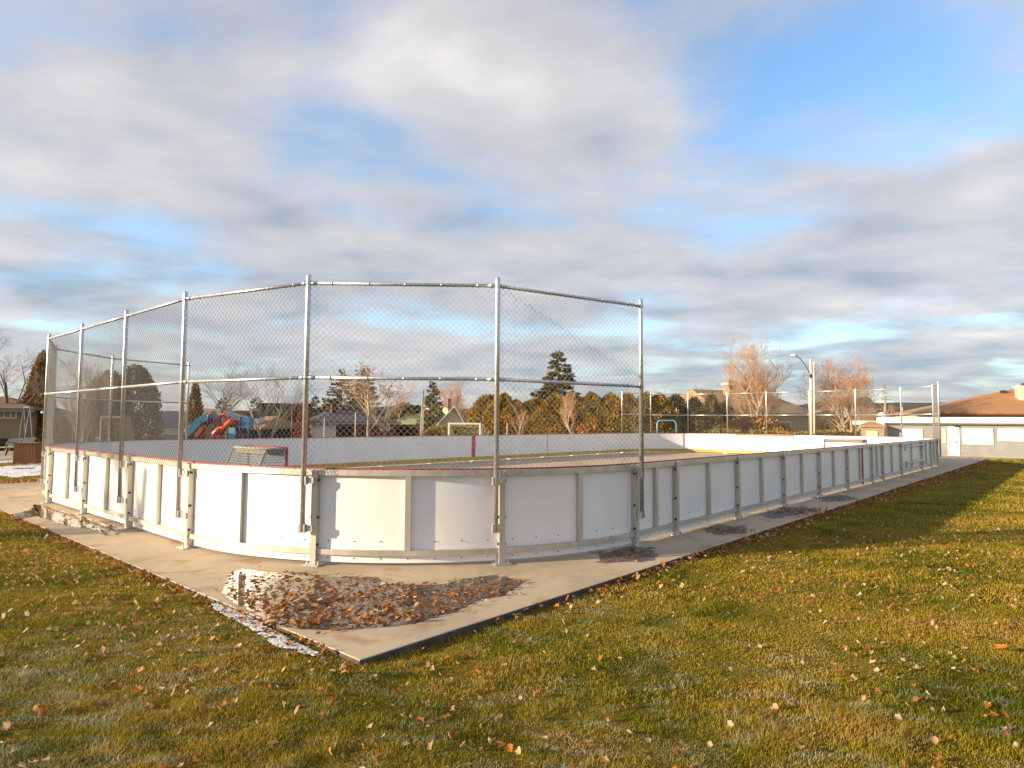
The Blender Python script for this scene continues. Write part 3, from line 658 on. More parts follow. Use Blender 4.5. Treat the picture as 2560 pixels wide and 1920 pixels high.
M['gutterred'] = mat('dull_red_gutter', (.24, .07, .045), rough=.6)
class House:
    """facade from picture column xa (Ya metres ahead) to xb (Yb); local x along the facade, y to the back"""
    def __init__(s, name, label, xa, Ya, xb, Yb, depth, wh, wall, cat='house', z=-.06):
        a = gx(xa, Ya, z); b = gx(xb, Yb, z); s.w = (b - a).length; s.x = (b - a).normalized(); s.y = Vector((-s.x.y, s.x.x, 0)); s.a = a; s.d = depth; s.h = wh
        s.root = empty(name, (a + b) / 2, label, cat)
        m_ = MB(); m_.hexa([s.p(0, 0, 0), s.p(s.w, 0, 0), s.p(s.w, depth, 0), s.p(0, depth, 0), s.p(0, 0, wh), s.p(s.w, 0, wh), s.p(s.w, depth, wh), s.p(0, depth, wh)]); m_.build('wall', wall, s.root)
    def p(s, x, y, z): return s.a + s.x * x + s.y * y + Vector((0, 0, z))
    def block(s, name, x0, x1, y0, y1, z0, z1, mt, parent=None):
        m_ = MB(); m_.hexa([s.p(x0, y0, z0), s.p(x1, y0, z0), s.p(x1, y1, z0), s.p(x0, y1, z0), s.p(x0, y0, z1), s.p(x1, y0, z1), s.p(x1, y1, z1), s.p(x0, y1, z1)])
        return m_.build(name, mt, parent or s.root)
    def hip(s, rise, mt, oh=.4, inset=None, x0=0, x1=None, th=.14):
        x1 = s.w if x1 is None else x1; i = min((s.d / 2 + oh), (x1 - x0) / 2 + oh - .02) if inset is None else inset; z = s.h + .003
        A, B, C, D = s.p(x0 - oh, -oh, z), s.p(x1 + oh, -oh, z), s.p(x1 + oh, s.d + oh, z), s.p(x0 - oh, s.d + oh, z); T = Vector((0, 0, th))
        r0, r1 = s.p(x0 - oh + i, s.d / 2, z + rise), s.p(x1 + oh - i, s.d / 2, z + rise)
        m_ = MB(); m_.poly([A, B, C, D, A + T, B + T, C + T, D + T, r0, r1], [(3, 2, 1, 0), (0, 1, 5, 4), (1, 2, 6, 5), (2, 3, 7, 6), (3, 0, 4, 7), (4, 5, 9, 8), (5, 6, 9), (6, 7, 8, 9), (7, 4, 8)])
        return m_.build('roof', mt, s.root)
    def gable_side(s, rise, mt, oh=.4, wall=None):      # ridge parallel to the facade
        return s.hip(rise, mt, oh, inset=.02)
    def gable_front(s, rise, mt, wall, oh=.4, x0=0, x1=None, y0=0, base=None, th=.16, px=.5):   # gable faces the viewer
        x1 = s.w if x1 is None else x1; z = s.h if base is None else base; xm = x0 + (x1 - x0) * px
        m_ = MB(); m_.poly([s.p(x0, y0 + .005, z), s.p(x1, y0 + .005, z), s.p(xm, y0 + .005, z + rise), s.p(x0, s.d, z), s.p(x1, s.d, z), s.p(xm, s.d, z + rise)], [(0, 1, 2), (4, 3, 5), (1, 0, 3, 4)]); m_.build('gable', wall, s.root)
        m_ = MB(); dl = rise / (xm - x0) * oh; dr = rise / (x1 - xm) * oh
        for xa, za, xb, zb in ((x0 - oh, z - dl, xm, z + rise), (xm, z + rise, x1 + oh, z - dr)):
            m_.hexa([s.p(xa, y0 - oh, za + .01), s.p(xb, y0 - oh, zb + .01), s.p(xb, s.d + oh, zb + .01), s.p(xa, s.d + oh, za + .01), s.p(xa, y0 - oh, za + th), s.p(xb, y0 - oh, zb + th), s.p(xb, s.d + oh, zb + th), s.p(xa, s.d + oh, za + th)])
        return m_.build('roof', mt, s.root)
    def window(s, x0, x1, z0, z1, fr='white', pane='glass', mull=0, y=0., name='window'):
        t = .08; m_ = MB()
        for a, b, c, d in ((x0, x1, z0, z0 + t), (x0, x1, z1 - t, z1), (x0, x0 + t, z0 + t, z1 - t), (x1 - t, x1, z0 + t, z1 - t)) + tuple((x0 + (x1 - x0) * k / (mull + 1) - t / 2, x0 + (x1 - x0) * k / (mull + 1) + t / 2, z0 + t, z1 - t) for k in range(1, mull + 1)):
            m_.hexa([s.p(a, y - .06, c), s.p(b, y - .06, c), s.p(b, y - .003, c), s.p(a, y - .003, c), s.p(a, y - .06, d), s.p(b, y - .06, d), s.p(b, y - .003, d), s.p(a, y - .003, d)])
        f = m_.build(name, M[fr], s.root)
        s.block('pane', x0 + .02, x1 - .02, y - .028, y - .004, z0 + .02, z1 - .02, M[pane], f); return f
    def xpx(s, px):                          # distance along the facade of what shows at column px
        k = (px - 1280) / F; b = s.a + s.x; f = lambda q: q.x - k * q.y
        return -f(s.a) / (f(b) - f(s.a))
    def zpy(s, px, py):
        q = s.a + s.x * s.xpx(px); return at(px, py, q.y).z - s.a.z
    def door(s, x0, x1, z1, mt, y=0.):
        d = s.block('door', x0, x1, y - .05, y - .003, .03, z1, M[mt]); s.block('handle', x1 - .2, x1 - .12, y - .10, y - .051, z1 * .45, z1 * .5, M['dark'], d); return d

def gz(p): return float(lawn_h(p.x, p.y))
def G(px, Y): p = gx(px, Y); p.z = gz(p); return p
def tree_h(px, py, Y): return at(px, py, Y).z - gz(gx(px, Y))

# left house
h = House('house', 'tan brick bungalow with brown roof at the left edge of the photo', -160, 47, 70, 49, 8, 2.55, M['brick'], z=-.2)
h.hip(1.15, M['brownroof'], .55, inset=3.2); h.block('gutter', -.55, h.w + .55, -.62, -.56, 2.42, 2.6, M['greytrim'])
h.window(h.xpx(-2), h.xpx(45), h.zpy(20, 1046), h.zpy(20, 1024), mull=2, pane='curtain'); h.window(h.xpx(-90), h.xpx(-50), .9, 1.9, mull=1)
h.block('foundation', -.02, h.w + .02, -.05, -.004, 0, .45, M['darkwood'])
h = House('house', 'grey house with pale siding seen through the fence corner at left', 146, 56, 222, 56, 7, 2.6, M['greywall'], z=-.9); h.hip(.7, M['greyroof'], .35)
h.window(h.xpx(148), h.xpx(157), 1.2, 2.2, pane='curtain'); h.window(h.xpx(185), h.xpx(200), .9, 1.9)
h = House('house', 'small pale house with grey gable behind the parked grey car', 336, 65, 404, 65, 9, 2.3, M['whitewall'], z=-1.1); h.gable_front(1.2, M['greyroof'], M['whitewall'], .3); h.window(h.xpx(345), h.xpx(360), .9, 1.8); h.door(h.xpx(372), h.xpx(380), 1.95, 'greytrim')
h = House('house', 'low house with olive roof behind the brown cedar left of the playground', 396, 80, 640, 84, 9, 2.9, M['brick'], z=-1.25); h.hip(1.6, M['tanroof'], .4); h.window(h.w * .2, h.w * .3, 1, 2.1); h.window(h.w * .6, h.w * .7, 1, 2.1)
# building with lit tan roof + dark two-storey block
h = House('house', 'dark timber house with sunlit tan roof and white dormer behind the playground', 588, 72, 652, 71.3, 9, 2.0, M['darkwood'], z=-1.25)
h.hip(1.5, M['tanroof'], .3, inset=1.2); h.block('dormer', h.w * .42, h.w * .62, .6, 2.6, 2.35, 3.2, M['white']); h.window(h.w * .45, h.w * .59, 2.5, 3.0, pane='glass', y=.6); h.window(h.w * .3, h.w * .55, .6, 1.5, fr='greytrim')
h = House('apartment_house', 'dark brown two storey building behind the bare tree', 650, 78, 768, 80, 10, 4.85, M['darkwood'], cat='building', z=-1.25)
h.block('roof', -.3, h.w + .3, -.3, 10.3, 4.853, 5.1, M['black']); h.window(h.xpx(693), h.xpx(708), h.zpy(700, 1034), h.zpy(700, 1023), fr='bluegrey', pane='bluegrey'); h.window(h.xpx(692), h.xpx(706), h.zpy(700, 1073), h.zpy(700, 1063), fr='curtain', pane='curtain')
h.window(h.xpx(655), h.xpx(665), 3.0, 3.9, fr='darkwood'); h.window(h.xpx(740), h.xpx(752), 3.0, 3.9, fr='darkwood'); h.block('chimney', h.xpx(694), h.xpx(699), 3, 3.8, 5.1, 5.9, M['white'])
# long bungalow with red chimney
h = House('house', 'long dark roofed bungalow with white garage wall and red chimney', 778, 72, 990, 76, 9, 2.75, M['redbrick'], z=-1.25)
h.hip(1.45, M['darkroof'], .5, inset=3.4); h.block('chimney', h.xpx(842), h.xpx(856), 3.2, 4.1, 3.6, 4.95, M['redbrick']); h.block('gutter', -.5, h.w + .5, -.58, -.505, 2.62, 2.8, M['greytrim'])
h.block('wall_panel', h.xpx(780), h.xpx(842), -.03, -.004, .6, 2.6, M['whitewall']); h.block('garage_door', h.xpx(845), h.xpx(882), -.06, -.004, .1, 2.3, M['black'])
h.window(h.xpx(900), h.xpx(925), .9, 2.3, fr='redbrick', mull=1); h.window(h.xpx(951), h.xpx(976), h.zpy(960, 1076), h.zpy(960, 1061), mull=1, pane='curtain'); h.block('ridge_face', .2, h.w * .28, -.45, -.40, 2.76, 2.95, M['orangeroof'])
# green roofed house
h = House('house', 'house with pale green roof and dark carport beside the utility pole', 968, 86, 1112, 84, 9, 2.6, M['redbrick'], z=-1.25)
h.hip(1.55, M['greenroof'], .5, inset=3.0); h.block('carport', h.xpx(985), h.xpx(1050), -.3, -.01, .1, 2.3, M['black']); h.window(h.xpx(1058), h.xpx(1070), .8, 1.9)
h2 = House('shed', 'grey gabled lean-to in front of the green roofed house', 1054, 78, 1100, 78, 5, 2.35, M['greywall'], cat='shed', z=-1.25); h2.gable_front(1.35, M['greyroof'], M['bluegrey'], .3, px=.95)
h2.window(h2.w * .3, h2.w * .6, .8, 1.8)
# cream gable house
h = House('house', 'cream house with white edged gable and chimney behind the white goal', 1090, 66.5, 1164, 66.75, 10, 2.35, M['cream'], z=-1.1)
h.gable_front(2.0, M['white'], M['cream'], .75, px=.62); h.window(h.w * .4, h.w * .6, .7, 1.7); h.block('chimney', h.w * .38, h.w * .50, 3, 3.9, 3.4, 5.3, M['redbrick'])
m_ = MB(); c = h.p(h.w * .30, 2.4, 4.0); m_.tube([c + Vector((0, 0, .0)), c + h.y * .08 + Vector((.06, 0, .03)), c + h.y * .12 + Vector((.1, 0, .06))], [.38, .28, .04], 12); m_.tube([c, c + Vector((0, .3, -1.2))], .04, 6); m_.build('satellite_dish', M['cream'], h.root)
# right background house with brick tower chimney
h = House('house', 'large brown roofed house with brick chimney behind the tall bare tree', 1800, 84, 2030, 92, 14, 3.2, M['brick'], z=-.1)
h.hip(3.5, M['tanroof'], .6, inset=2.4); h.block('chimney', h.xpx(1887), h.xpx(1906), 4.5, 5.6, 4.2, 7.3, M['brick']); h.block('chimney_cap', h.xpx(1883), h.xpx(1910), 4.4, 5.7, 7.3, 7.62, M['white']); h.window(h.w * .3, h.w * .45, 1, 2.2); h.window(h.w * .6, h.w * .75, 1, 2.2)
m_ = MB(); a, b_ = h.p(h.xpx(1885), 4.4, 7.62), h.p(h.xpx(1908), 5.7, 7.62); c = (a + b_) / 2 + Vector((0, 0, .7)); m_.poly([a, h.p(h.xpx(1908), 4.4, 7.62), b_, h.p(h.xpx(1885), 5.7, 7.62), c], [(0, 1, 4), (1, 2, 4), (2, 3, 4), (3, 0, 4)]); m_.build('chimney_roof', M['orangeroof'], h.root)
h = House('house', 'olive gabled house right of the pale light poles', 2000, 104, 2130, 98, 12, 3.0, M['orangeroof'], z=-.1); h.gable_front(3.2, M['tanroof'], M['greywall'], .6, px=.75); h.window(h.w * .2, h.w * .3, 1, 2); h.window(h.w * .5, h.w * .6, 1, 2)
# white flat roofed building and the shed
h = House('house', 'white flat roofed building left behind the low grey building', 2152, 60, 2260, 58, 8, 2.05, M['whitewall'], z=-.3); h.block('roof', -.6, h.w + .3, -.5, 8.3, 2.053, 2.4, M['white']); h.block('wall_panel', h.xpx(2188), h.w - .1, -.04, -.004, .1, 2.04, M['brick']); h.window(h.w * .1, h.w * .25, .8, 1.7)
m_ = MB(); p = at(2206, 1037, 59); m_.tube([p + Vector((-.35, 0, 0)), p + Vector((-.1, 0, .08)), p + Vector((.35, 0, .05))], [.1, .17, .12], 8); m_.bar(p, p - Vector((0, 0, .5)), .1, .1); m_.build('roof_vent', M['white'], h.root)
h = House('shed', 'small shed with mossy hip roof in front of the white flat roofed building', 2157, 46, 2208, 45.5, 1.6, 1.75, M['brick'], cat='shed', z=-.2); h.hip(.42, M['tanroof'], .14, inset=.6); h.door(h.w * .15, h.w * .72, 1.5, 'cream')
# low grey building
def low_building():
    h = House('pavilion', 'low grey sided building with white fascia, white windows and white door', 2212, 46.5, 3224, 34.0, 9, 2.24, M['siding'], cat='building', z=-.36)
    h.block('roof', -.35, h.w + .3, -.75, 9.3, 2.243, 2.62, M['white']); h.block('soffit_trim', 0, h.w, -.05, -.004, 2.12, 2.24, M['white'])
    h.block('corner_trim', -.04, .16, -.06, .3, .02, 2.11, M['white'])
    d = h.door(h.xpx(2367.6), h.xpx(2396.5), 1.97, 'white'); h.block('pane', h.xpx(2378), h.xpx(2381), -.056, -.051, 1.0, 1.5, M['greytrim'], d)
    for xa, xb, ya, yb in ((2405, 2481, 1110, 1071.6), (2492, 2557, 1102, 1072), (2252, 2305, 1110, 1072)):
        w = h.block('window', h.xpx(xa), h.xpx(xb), -.07, -.004, h.zpy(xa, ya), h.zpy(xa, yb), M['white'])
        f = h.block('shutter', h.xpx(xa) + .1, h.xpx(xb) - .1, -.085, -.071, h.zpy(xa, ya) + .1, h.zpy(xa, yb) - .1, M['panel'], w)
        for q in (.32, .72): h.block('hinge', h.xpx(xa) + (h.xpx(xb) - h.xpx(xa)) * q, h.xpx(xa) + (h.xpx(xb) - h.xpx(xa)) * q + .2, -.1, -.086, h.zpy(xa, yb) - .22, h.zpy(xa, yb) - .14, M['alu'], w)
    h.window(h.w * .62, h.w * .75, .9, 1.8); h.block('notice', h.xpx(2353), h.xpx(2362), -.03, -.004, .9, 1.9, M['cream']); h.block('foundation', -.03, h.w, -.09, -.004, 0, .06, M['path'])
    p = h.p(h.xpx(2372), -.8, 2.2); m_ = MB(); m_.box(p, h.x, h.y, .12, .08, p.z - .05, p.z + .05); m_.tube([p, p + h.y * .2 + Vector((0, 0, .12))], .02, 5); m_.build('floodlight', M['dark'], h.root)
def sidingmat():
    mt, nt, b = nodes('grey_siding'); b.inputs['Roughness'].default_value = .7; g = N(nt, 'ShaderNodeNewGeometry'); sp = N(nt, 'ShaderNodeSeparateXYZ'); L(nt, g.outputs[0], sp.inputs[0])
    w = N(nt, 'ShaderNodeMath', operation='MULTIPLY'); w.inputs[1].default_value = 6.5; L(nt, sp.outputs[2], w.inputs[0]); f = N(nt, 'ShaderNodeMath', operation='FRACT'); L(nt, w.outputs[0], f.inputs[0])
    n = N(nt, 'ShaderNodeTexNoise', Scale=1.5, Detail=6.); L(nt, g.outputs[0], n.inputs['Vector']); r = ramp(nt, [(.3, (.18, .185, .19)), (.7, (.235, .24, .245))], n.outputs[0]); L(nt, r.outputs[0], b.inputs['Base Color'])
    bp = N(nt, 'ShaderNodeBump', Strength=.9, Distance=.03); L(nt, f.outputs[0], bp.inputs['Height']); L(nt, bp.outputs[0], b.inputs['Normal']); return mt
M['siding'] = sidingmat(); low_building()
h = House('house', 'cream brick house with russet hip roof and pale chimney behind the low grey building', 2312, 67, 2960, 60, 15, 3.15, M['cream'], z=-.2)
h.hip(2.75, M['orangeroof'], .6, inset=10.5); h.block('gutter', -.6, h.w + .6, -.68, -.61, 3.0, 3.16, M['gutterred'])
h.block('chimney', h.xpx(2585), h.xpx(2585) + 1.1, 3.4, 4.6, 4.0, 6.0, M['cream']); h.block('chimney_cap', h.xpx(2585) - .15, h.xpx(2585) + 1.25, 3.3, 4.7, 6.0, 6.08, M['white']); h.block('flue', h.xpx(2585) + .4, h.xpx(2585) + .75, 3.8, 4.2, 6.08, 6.4, M['redbrick'])
h.block('roof_vent', h.xpx(2562), h.xpx(2576), 6.0, 6.5, 4.6, 5.75, M['dark']); h.window(h.w * .3, h.w * .4, 1, 2); h.window(h.w * .6, h.w * .7, 1, 2)

# ---- vegetation
bare_tree('bare_tree', 'large leafless tree at the far left edge of the photo', G(2, 50), tree_h(2, 812, 50), .55, .2, .25, 5, 4, 5, .016, 'greybark', 'greytwig', seed=4)
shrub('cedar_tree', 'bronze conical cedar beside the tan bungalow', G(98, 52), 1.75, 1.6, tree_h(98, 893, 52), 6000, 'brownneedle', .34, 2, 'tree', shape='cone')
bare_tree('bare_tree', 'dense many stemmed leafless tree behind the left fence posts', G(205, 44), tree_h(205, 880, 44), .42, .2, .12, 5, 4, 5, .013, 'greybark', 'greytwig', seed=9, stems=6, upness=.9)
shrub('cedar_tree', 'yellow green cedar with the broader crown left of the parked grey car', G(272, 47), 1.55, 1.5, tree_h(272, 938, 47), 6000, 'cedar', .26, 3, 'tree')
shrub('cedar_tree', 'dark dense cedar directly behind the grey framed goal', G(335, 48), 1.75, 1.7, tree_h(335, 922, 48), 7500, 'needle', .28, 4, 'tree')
shrub('cedar_tree', 'bronze pointed cedar left of the playground', G(486, 57), 1.08, 1.0, tree_h(486, 963, 57), 4200, 'brownneedle', .24, 5, 'tree', shape='cone')
bare_tree('bare_tree', 'thin upright leafless birch behind the playground', G(578, 60), tree_h(578, 920, 60), .5, .11, .2, 4, 3, 9, .014, 'greybark', 'greytwig', seed=12, upness=.3)
bare_tree('bare_tree', 'forked leafless tree in front of the dark brown two storey building', G(668, 57), tree_h(690, 896, 57), .5, .17, .3, 5, 4, 5, .014, 'palebark', 'greytwig', seed=15, stems=2, upness=.7)
spruce('small green spruce left of the dark brown building', G(640, 95), tree_h(640, 990, 95), 2.6, 2200, seed=6)
spruce('short spruce at the left end of the tan roofed houses', G(556, 92), tree_h(556, 992, 92), 2.2, 1800, seed=8)
shrub('red_bush', 'red leaved bush beside the dark brown building', G(757, 64), .8, .8, tree_h(757, 1008, 64), 1800, 'redleaf', .22, 7, 'bush', shape='vase')
spruce('small spruce behind the red leaved bush', G(786, 90), tree_h(786, 988, 90), 2.2, 2000, seed=10)
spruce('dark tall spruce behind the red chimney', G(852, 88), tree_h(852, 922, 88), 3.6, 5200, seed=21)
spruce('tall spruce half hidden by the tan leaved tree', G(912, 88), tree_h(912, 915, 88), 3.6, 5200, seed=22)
bare_tree('autumn_tree', 'tan leaved tree with pale trunk in front of the long bungalow', G(925, 58), tree_h(895, 906, 58), .5, .17, .28, 5, 3, 6, .014, 'palebark', 'twig', seed=18, foliage=('tanleaf', 5, .17), upness=.6)
bare_tree('bare_tree', 'spreading leafless tree between the tan leaved tree and the utility pole', G(960, 66), tree_h(975, 930, 66), .55, .18, .22, 5, 4, 5, .013, 'greybark', 'twig', seed=26, upness=.6)
spruce('neat dark spruce right of the utility pole', G(1081, 78), tree_h(1081, 953, 78), 2.2, 5000, seed=23)
bare_tree('bare_tree', 'rounded leafless tree behind the cream gable house', G(1152, 84), tree_h(1150, 936, 84), .45, .2, .12, 5, 4, 6, .016, 'greybark', 'twig', seed=29, stems=4, upness=.9)
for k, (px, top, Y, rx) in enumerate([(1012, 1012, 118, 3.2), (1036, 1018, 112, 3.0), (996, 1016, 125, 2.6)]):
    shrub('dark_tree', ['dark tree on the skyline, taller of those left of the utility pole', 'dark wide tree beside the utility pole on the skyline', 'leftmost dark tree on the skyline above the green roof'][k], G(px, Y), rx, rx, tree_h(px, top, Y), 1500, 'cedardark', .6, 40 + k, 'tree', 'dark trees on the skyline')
# cedar hedge behind the rink: single tall cedars
hd = [(1226, 52, 1.6, 992, 'cedar', 'round topped cedar at the left end of the tall hedge'), (1258, 50, 1.7, 990, 'cedar', 'cedar second from the left end of the tall hedge'), (1290, 50, 1.8, 1004, 'russet', 'russet cedar behind the small leafless tree'),
      (1340, 50, 1.9, 1000, 'cedar', 'cedar left below the big spruce'), (1385, 49, 1.9, 992, 'cedar', 'cedar standing in front of the big spruce'), (1430, 49, 1.9, 988, 'russet', 'russet tinted cedar behind the fan shaped leafless tree'),
      (1478, 49, 2.0, 986, 'cedar', 'dense olive cedar right of the fan shaped leafless tree'), (1525, 49, 1.9, 988, 'cedar', 'olive cedar left of the first distant fence post'), (1570, 48, 1.9, 990, 'cedar', 'olive cedar behind the first distant fence post'),
      (1615, 48, 1.7, 986, 'cedar', 'olive cedar behind the second distant fence post'), (1650, 48, 1.3, 990, 'cedar', 'last sunlit cedar at the right end of the tall hedge')]
for k, (px, Y, r_, top, mt, lab) in enumerate(hd):
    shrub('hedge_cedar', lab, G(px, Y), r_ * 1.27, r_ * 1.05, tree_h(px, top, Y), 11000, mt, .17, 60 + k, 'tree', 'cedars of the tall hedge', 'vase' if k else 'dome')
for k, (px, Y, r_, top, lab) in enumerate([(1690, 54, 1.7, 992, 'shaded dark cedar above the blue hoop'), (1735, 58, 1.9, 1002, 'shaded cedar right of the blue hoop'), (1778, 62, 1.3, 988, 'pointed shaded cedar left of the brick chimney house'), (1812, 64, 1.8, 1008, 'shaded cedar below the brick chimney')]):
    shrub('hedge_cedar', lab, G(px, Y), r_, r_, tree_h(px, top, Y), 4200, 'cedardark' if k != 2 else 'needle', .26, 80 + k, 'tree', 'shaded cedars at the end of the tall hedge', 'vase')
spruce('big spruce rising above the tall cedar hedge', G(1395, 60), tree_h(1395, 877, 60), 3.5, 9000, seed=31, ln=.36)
bare_tree('young_tree', 'small leafless tree with thin trunk in front of the tall hedge', G(1302, 44), tree_h(1300, 996, 44), .42, .07, .3, 4, 3, 6, .009, 'palebark', 'twig', seed=33, upness=1.)
bare_tree('young_tree', 'fan shaped leafless tree with pale branches in front of the tall hedge', G(1438, 43), tree_h(1438, 972, 43), .42, .08, .28, 4, 3, 8, .009, 'palebark', 'twig', seed=34, upness=1.)
shrub('russet_bush', 'low russet bush beside the fan shaped leafless tree', G(1472, 43), .9, .7, 1.6, 1500, 'russet', .2, 90, 'bush')
for k, (px, top, Y) in enumerate([(1628, 966, 85), (1662, 958, 88), (1705, 965, 86), (1742, 952, 84)]):
    bare_tree('bare_tree', 'wispy leafless tree showing above the shaded hedge', G(px, Y), tree_h(px, top, Y), .45, .12, .2, 4, 3, 6, .016, 'greybark', 'greytwig', seed=50 + k, group='wispy trees above the hedge', upness=.9)
for k, (px, top, Y) in enumerate([(405, 1012, 120), (445, 1018, 125), (470, 1012, 122)]):
    bare_tree('bare_tree', 'hazy leafless tree on the skyline left of the playground', G(px, Y), tree_h(px, top, Y), .45, .14, .15, 4, 3, 6, .02, 'greybark', 'greytwig', seed=70 + k, group='hazy trees on the left skyline', upness=.8)
bare_tree('bare_tree', 'tallest leafless tree with orange twigs, left of the light poles', G(1897, 62), tree_h(1897, 830, 62), .55, .24, .06, 6, 4, 5, .024, 'palebark', 'twig', seed=36, stems=8, upness=.8)
shrub('twiggy_bush', 'tangled russet bush round the foot of the tallest leafless tree', G(1885, 60), 3.6, 2.2, 2.5, 4200, 'russet', .34, 91, 'bush', lump=.3)
bare_tree('bare_tree', 'leafless tree with orange twigs right of the light poles', G(2132, 62), tree_h(2132, 872, 62), .58, .22, .06, 6, 4, 5, .024, 'palebark', 'twig', seed=38, stems=7, upness=.75)
bare_tree('bare_tree', 'small leafless tree above the white flat roofed building', G(2225, 80), tree_h(2225, 1000, 80), .5, .1, .2, 4, 3, 6, .016, 'palebark', 'twig', seed=39, upness=.6)
for k, (xa, Ya, xb, Yb, hgt) in enumerate([(1738, 48, 1850, 48.5, 1.45), (1850, 48.5, 1985, 50, 1.4), (1985, 50, 2152, 51.5, 1.5)]):
    a, b_ = G(xa, Ya), G(xb, Yb); c = (a + b_) / 2; shrub('hedge', ['low clipped hedge behind the far end boards, its left stretch', 'low clipped hedge below the tallest leafless tree', 'low clipped hedge between the light poles and the shed'][k], c, (b_ - a).length / 2 + .25, .8, hgt, 6000, 'hedge', .18, 95 + k, 'hedge', 'low hedges behind the far boards', 'box', math.atan2(b_.y - a.y, b_.x - a.x), .12)
shrub('bush', 'small olive bush beneath the right leg of the blue hoop', G(1700, 50), .7, .6, 1.75, 1500, 'hedge', .2, 99, 'bush')
shrub('hedge', 'clipped olive hedge behind the white goal', G(1128, 47), 1.9, .8, 1.38, 4500, 'hedge', .2, 100, 'hedge', shape='box', lump=.2)

# ---- street furniture and play equipment
M['bluepipe'] = mat('blue_paint', (.16, .42, .58), (.12, .34, .50), rough=.4); M['blueplastic'] = mat('blue_plastic', (.035, .16, .30), (.025, .12, .24), rough=.35); M['orange'] = mat('orange_plastic', (.70, .10, .03), (.60, .07, .02), rough=.35)
M['greenpipe'] = mat('green_paint', (.10, .36, .14), rough=.4); M['creosote'] = mat('weathered_pole', (.34, .27, .19), (.24, .19, .13), rough=.9, stretch=(8, 8, .5))
def thing1(name, label, cat, mb, mt, group=None): return tag(mb.build(name, mt), label, cat, group)
def light_pole():
    b0 = G(2027.5, 49); r_ = empty('light_pole', b0, 'pale concrete light pole with curved arm and lamp head', 'light pole'); top = at(2027, 898, 49)
    m_ = MB(); m_.tube([(b0.x, b0.y, -.3), top], [.125, .085], 10); m_.build('pole', M['pole'], r_)
    pts = [at(px, py, 49) for px, py in ((2027, 941), (2020, 925), (2010, 908), (2000, 896), (1990, 889))]; m_ = MB(); m_.tube(pts, .03, 6); m_.build('arm', M['dark'], r_)
    p = pts[-1]; m_ = MB(); m_.tube([p + Vector((.12, 0, -.03)), p + Vector((-.12, 0, .03)), p + Vector((-.38, 0, .06))], [.05, .10, .05], 8); m_.build('lamp_head', M['white'], r_)
    p = at(2027.5, 940, 48.87); m_ = MB(); m_.box(p, (1, 0, 0), (0, 1, 0), .08, .05, p.z - .14, p.z + .14); m_.build('junction_box', M['dark'], r_)
light_pole()
b0 = G(2035.5, 49.6); t = at(2034.5, 908, 49.6); r_ = empty('pole', b0, 'thinner pale pole close behind the light pole', 'pole')
m_ = MB(); m_.tube([(b0.x, b0.y, -.3), t], [.085, .06], 8); m_.build('shaft', M['pole'], r_); m_ = MB(); m_.tube([t, t + Vector((.10, 0, .02)), t + Vector((.14, 0, -.08))], .035, 6); m_.build('bracket', M['white'], r_)
def pole(name, label, px, Y, top, r0, r1, mt, cat='pole', cross=0., lean=0, group=None):
    b0 = G(px, Y); t = at(px + lean, top, Y); m_ = MB(); m_.tube([(b0.x, b0.y, b0.z - .3), t], [r0, r1], 8)
    if cross: m_.bar(t - Vector((cross, 0, .4)), t + Vector((cross, 0, -.4)), .1, .1)
    return thing1(name, label, cat, m_, mt, group)
pole('utility_pole', 'leaning wooden utility pole in front of the green roofed house', 1052, 74, 975, .17, .11, M['creosote'], 'utility pole', lean=6)
pole('utility_pole', 'wooden utility pole with crossarm beside the white flat roofed building', 2213, 78, 990, .16, .12, M['creosote'], 'utility pole', .5)
pole('utility_pole', 'distant utility pole above the parked grey car', 393, 105, 1001, .12, .09, M['creosote'], 'utility pole')
pole('pole', 'short pale pole left of the russet hip roof', 2256, 85, 1018, .07, .06, M['pole']); pole('pole', 'tall thin red pole beside the near fence post', 731, 46, 1008, .05, .05, M['redpipe'])
for k, (px, top) in enumerate([(811, 1046), (889, 1031), (1268, 1057)]): pole('fence_post', ['thin pale post before the white garage wall', 'thin pale post before the dark garage door', 'thin pale post in front of the tall hedge'][k], px, 46, top, .035, .03, M['pole'], 'post')
def lamp(px, Y, top, dx, label):
    b0 = G(px, Y); t = at(px, top, Y); r_ = empty('street_lamp', b0, label, 'street lamp'); m_ = MB(); m_.tube([(b0.x, b0.y, b0.z - .2), t - Vector((0, 0, .3)), t + Vector((dx * .35, 0, -.04)), t + Vector((dx, 0, 0))], [.06, .045, .04, .04], 8); m_.build('pole', M['pole'], r_)
    e = t + Vector((dx, 0, 0)); m_ = MB(); m_.tube([e - Vector((dx * .2, 0, 0)), e + Vector((dx * .25, 0, 0)), e + Vector((dx * .6, 0, -.01))], [.06, .12, .05], 8); m_.build('lamp_head', M['white'], r_)
lamp(117, 46, 1031, -.25, 'white lamp head showing beside the leftmost near fence post'); lamp(1058, 68, 1022, .4, 'small street lamp with curved arm beside the leaning utility pole')
def hoop(name, label, xa, xb, Y, top, r_, mt, cat, rad=.25, group=None):
    a, b_ = G(xa, Y), G(xb, Y); zt = at((xa + xb) / 2, top, Y).z; d = (b_ - a).normalized(); pts = [a - Vector((0, 0, .2)), Vector((a.x, a.y, zt - rad))]
    for k in range(1, 5): t_ = k / 5 * math.pi / 2; pts.append(Vector((a.x, a.y, zt - rad)) + d * rad * (1 - math.cos(t_)) + Vector((0, 0, rad * math.sin(t_))))
    for k in range(0, 5): t_ = k / 5 * math.pi / 2; pts.append(Vector((b_.x, b_.y, zt - rad)) - d * rad * (1 - math.sin(t_)) + Vector((0, 0, rad * math.cos(t_))))
    pts += [Vector((b_.x, b_.y, zt - rad)), b_ - Vector((0, 0, .2))]; m_ = MB(); m_.tube(pts, r_, 8); return thing1(name, label, cat, m_, mt, group)
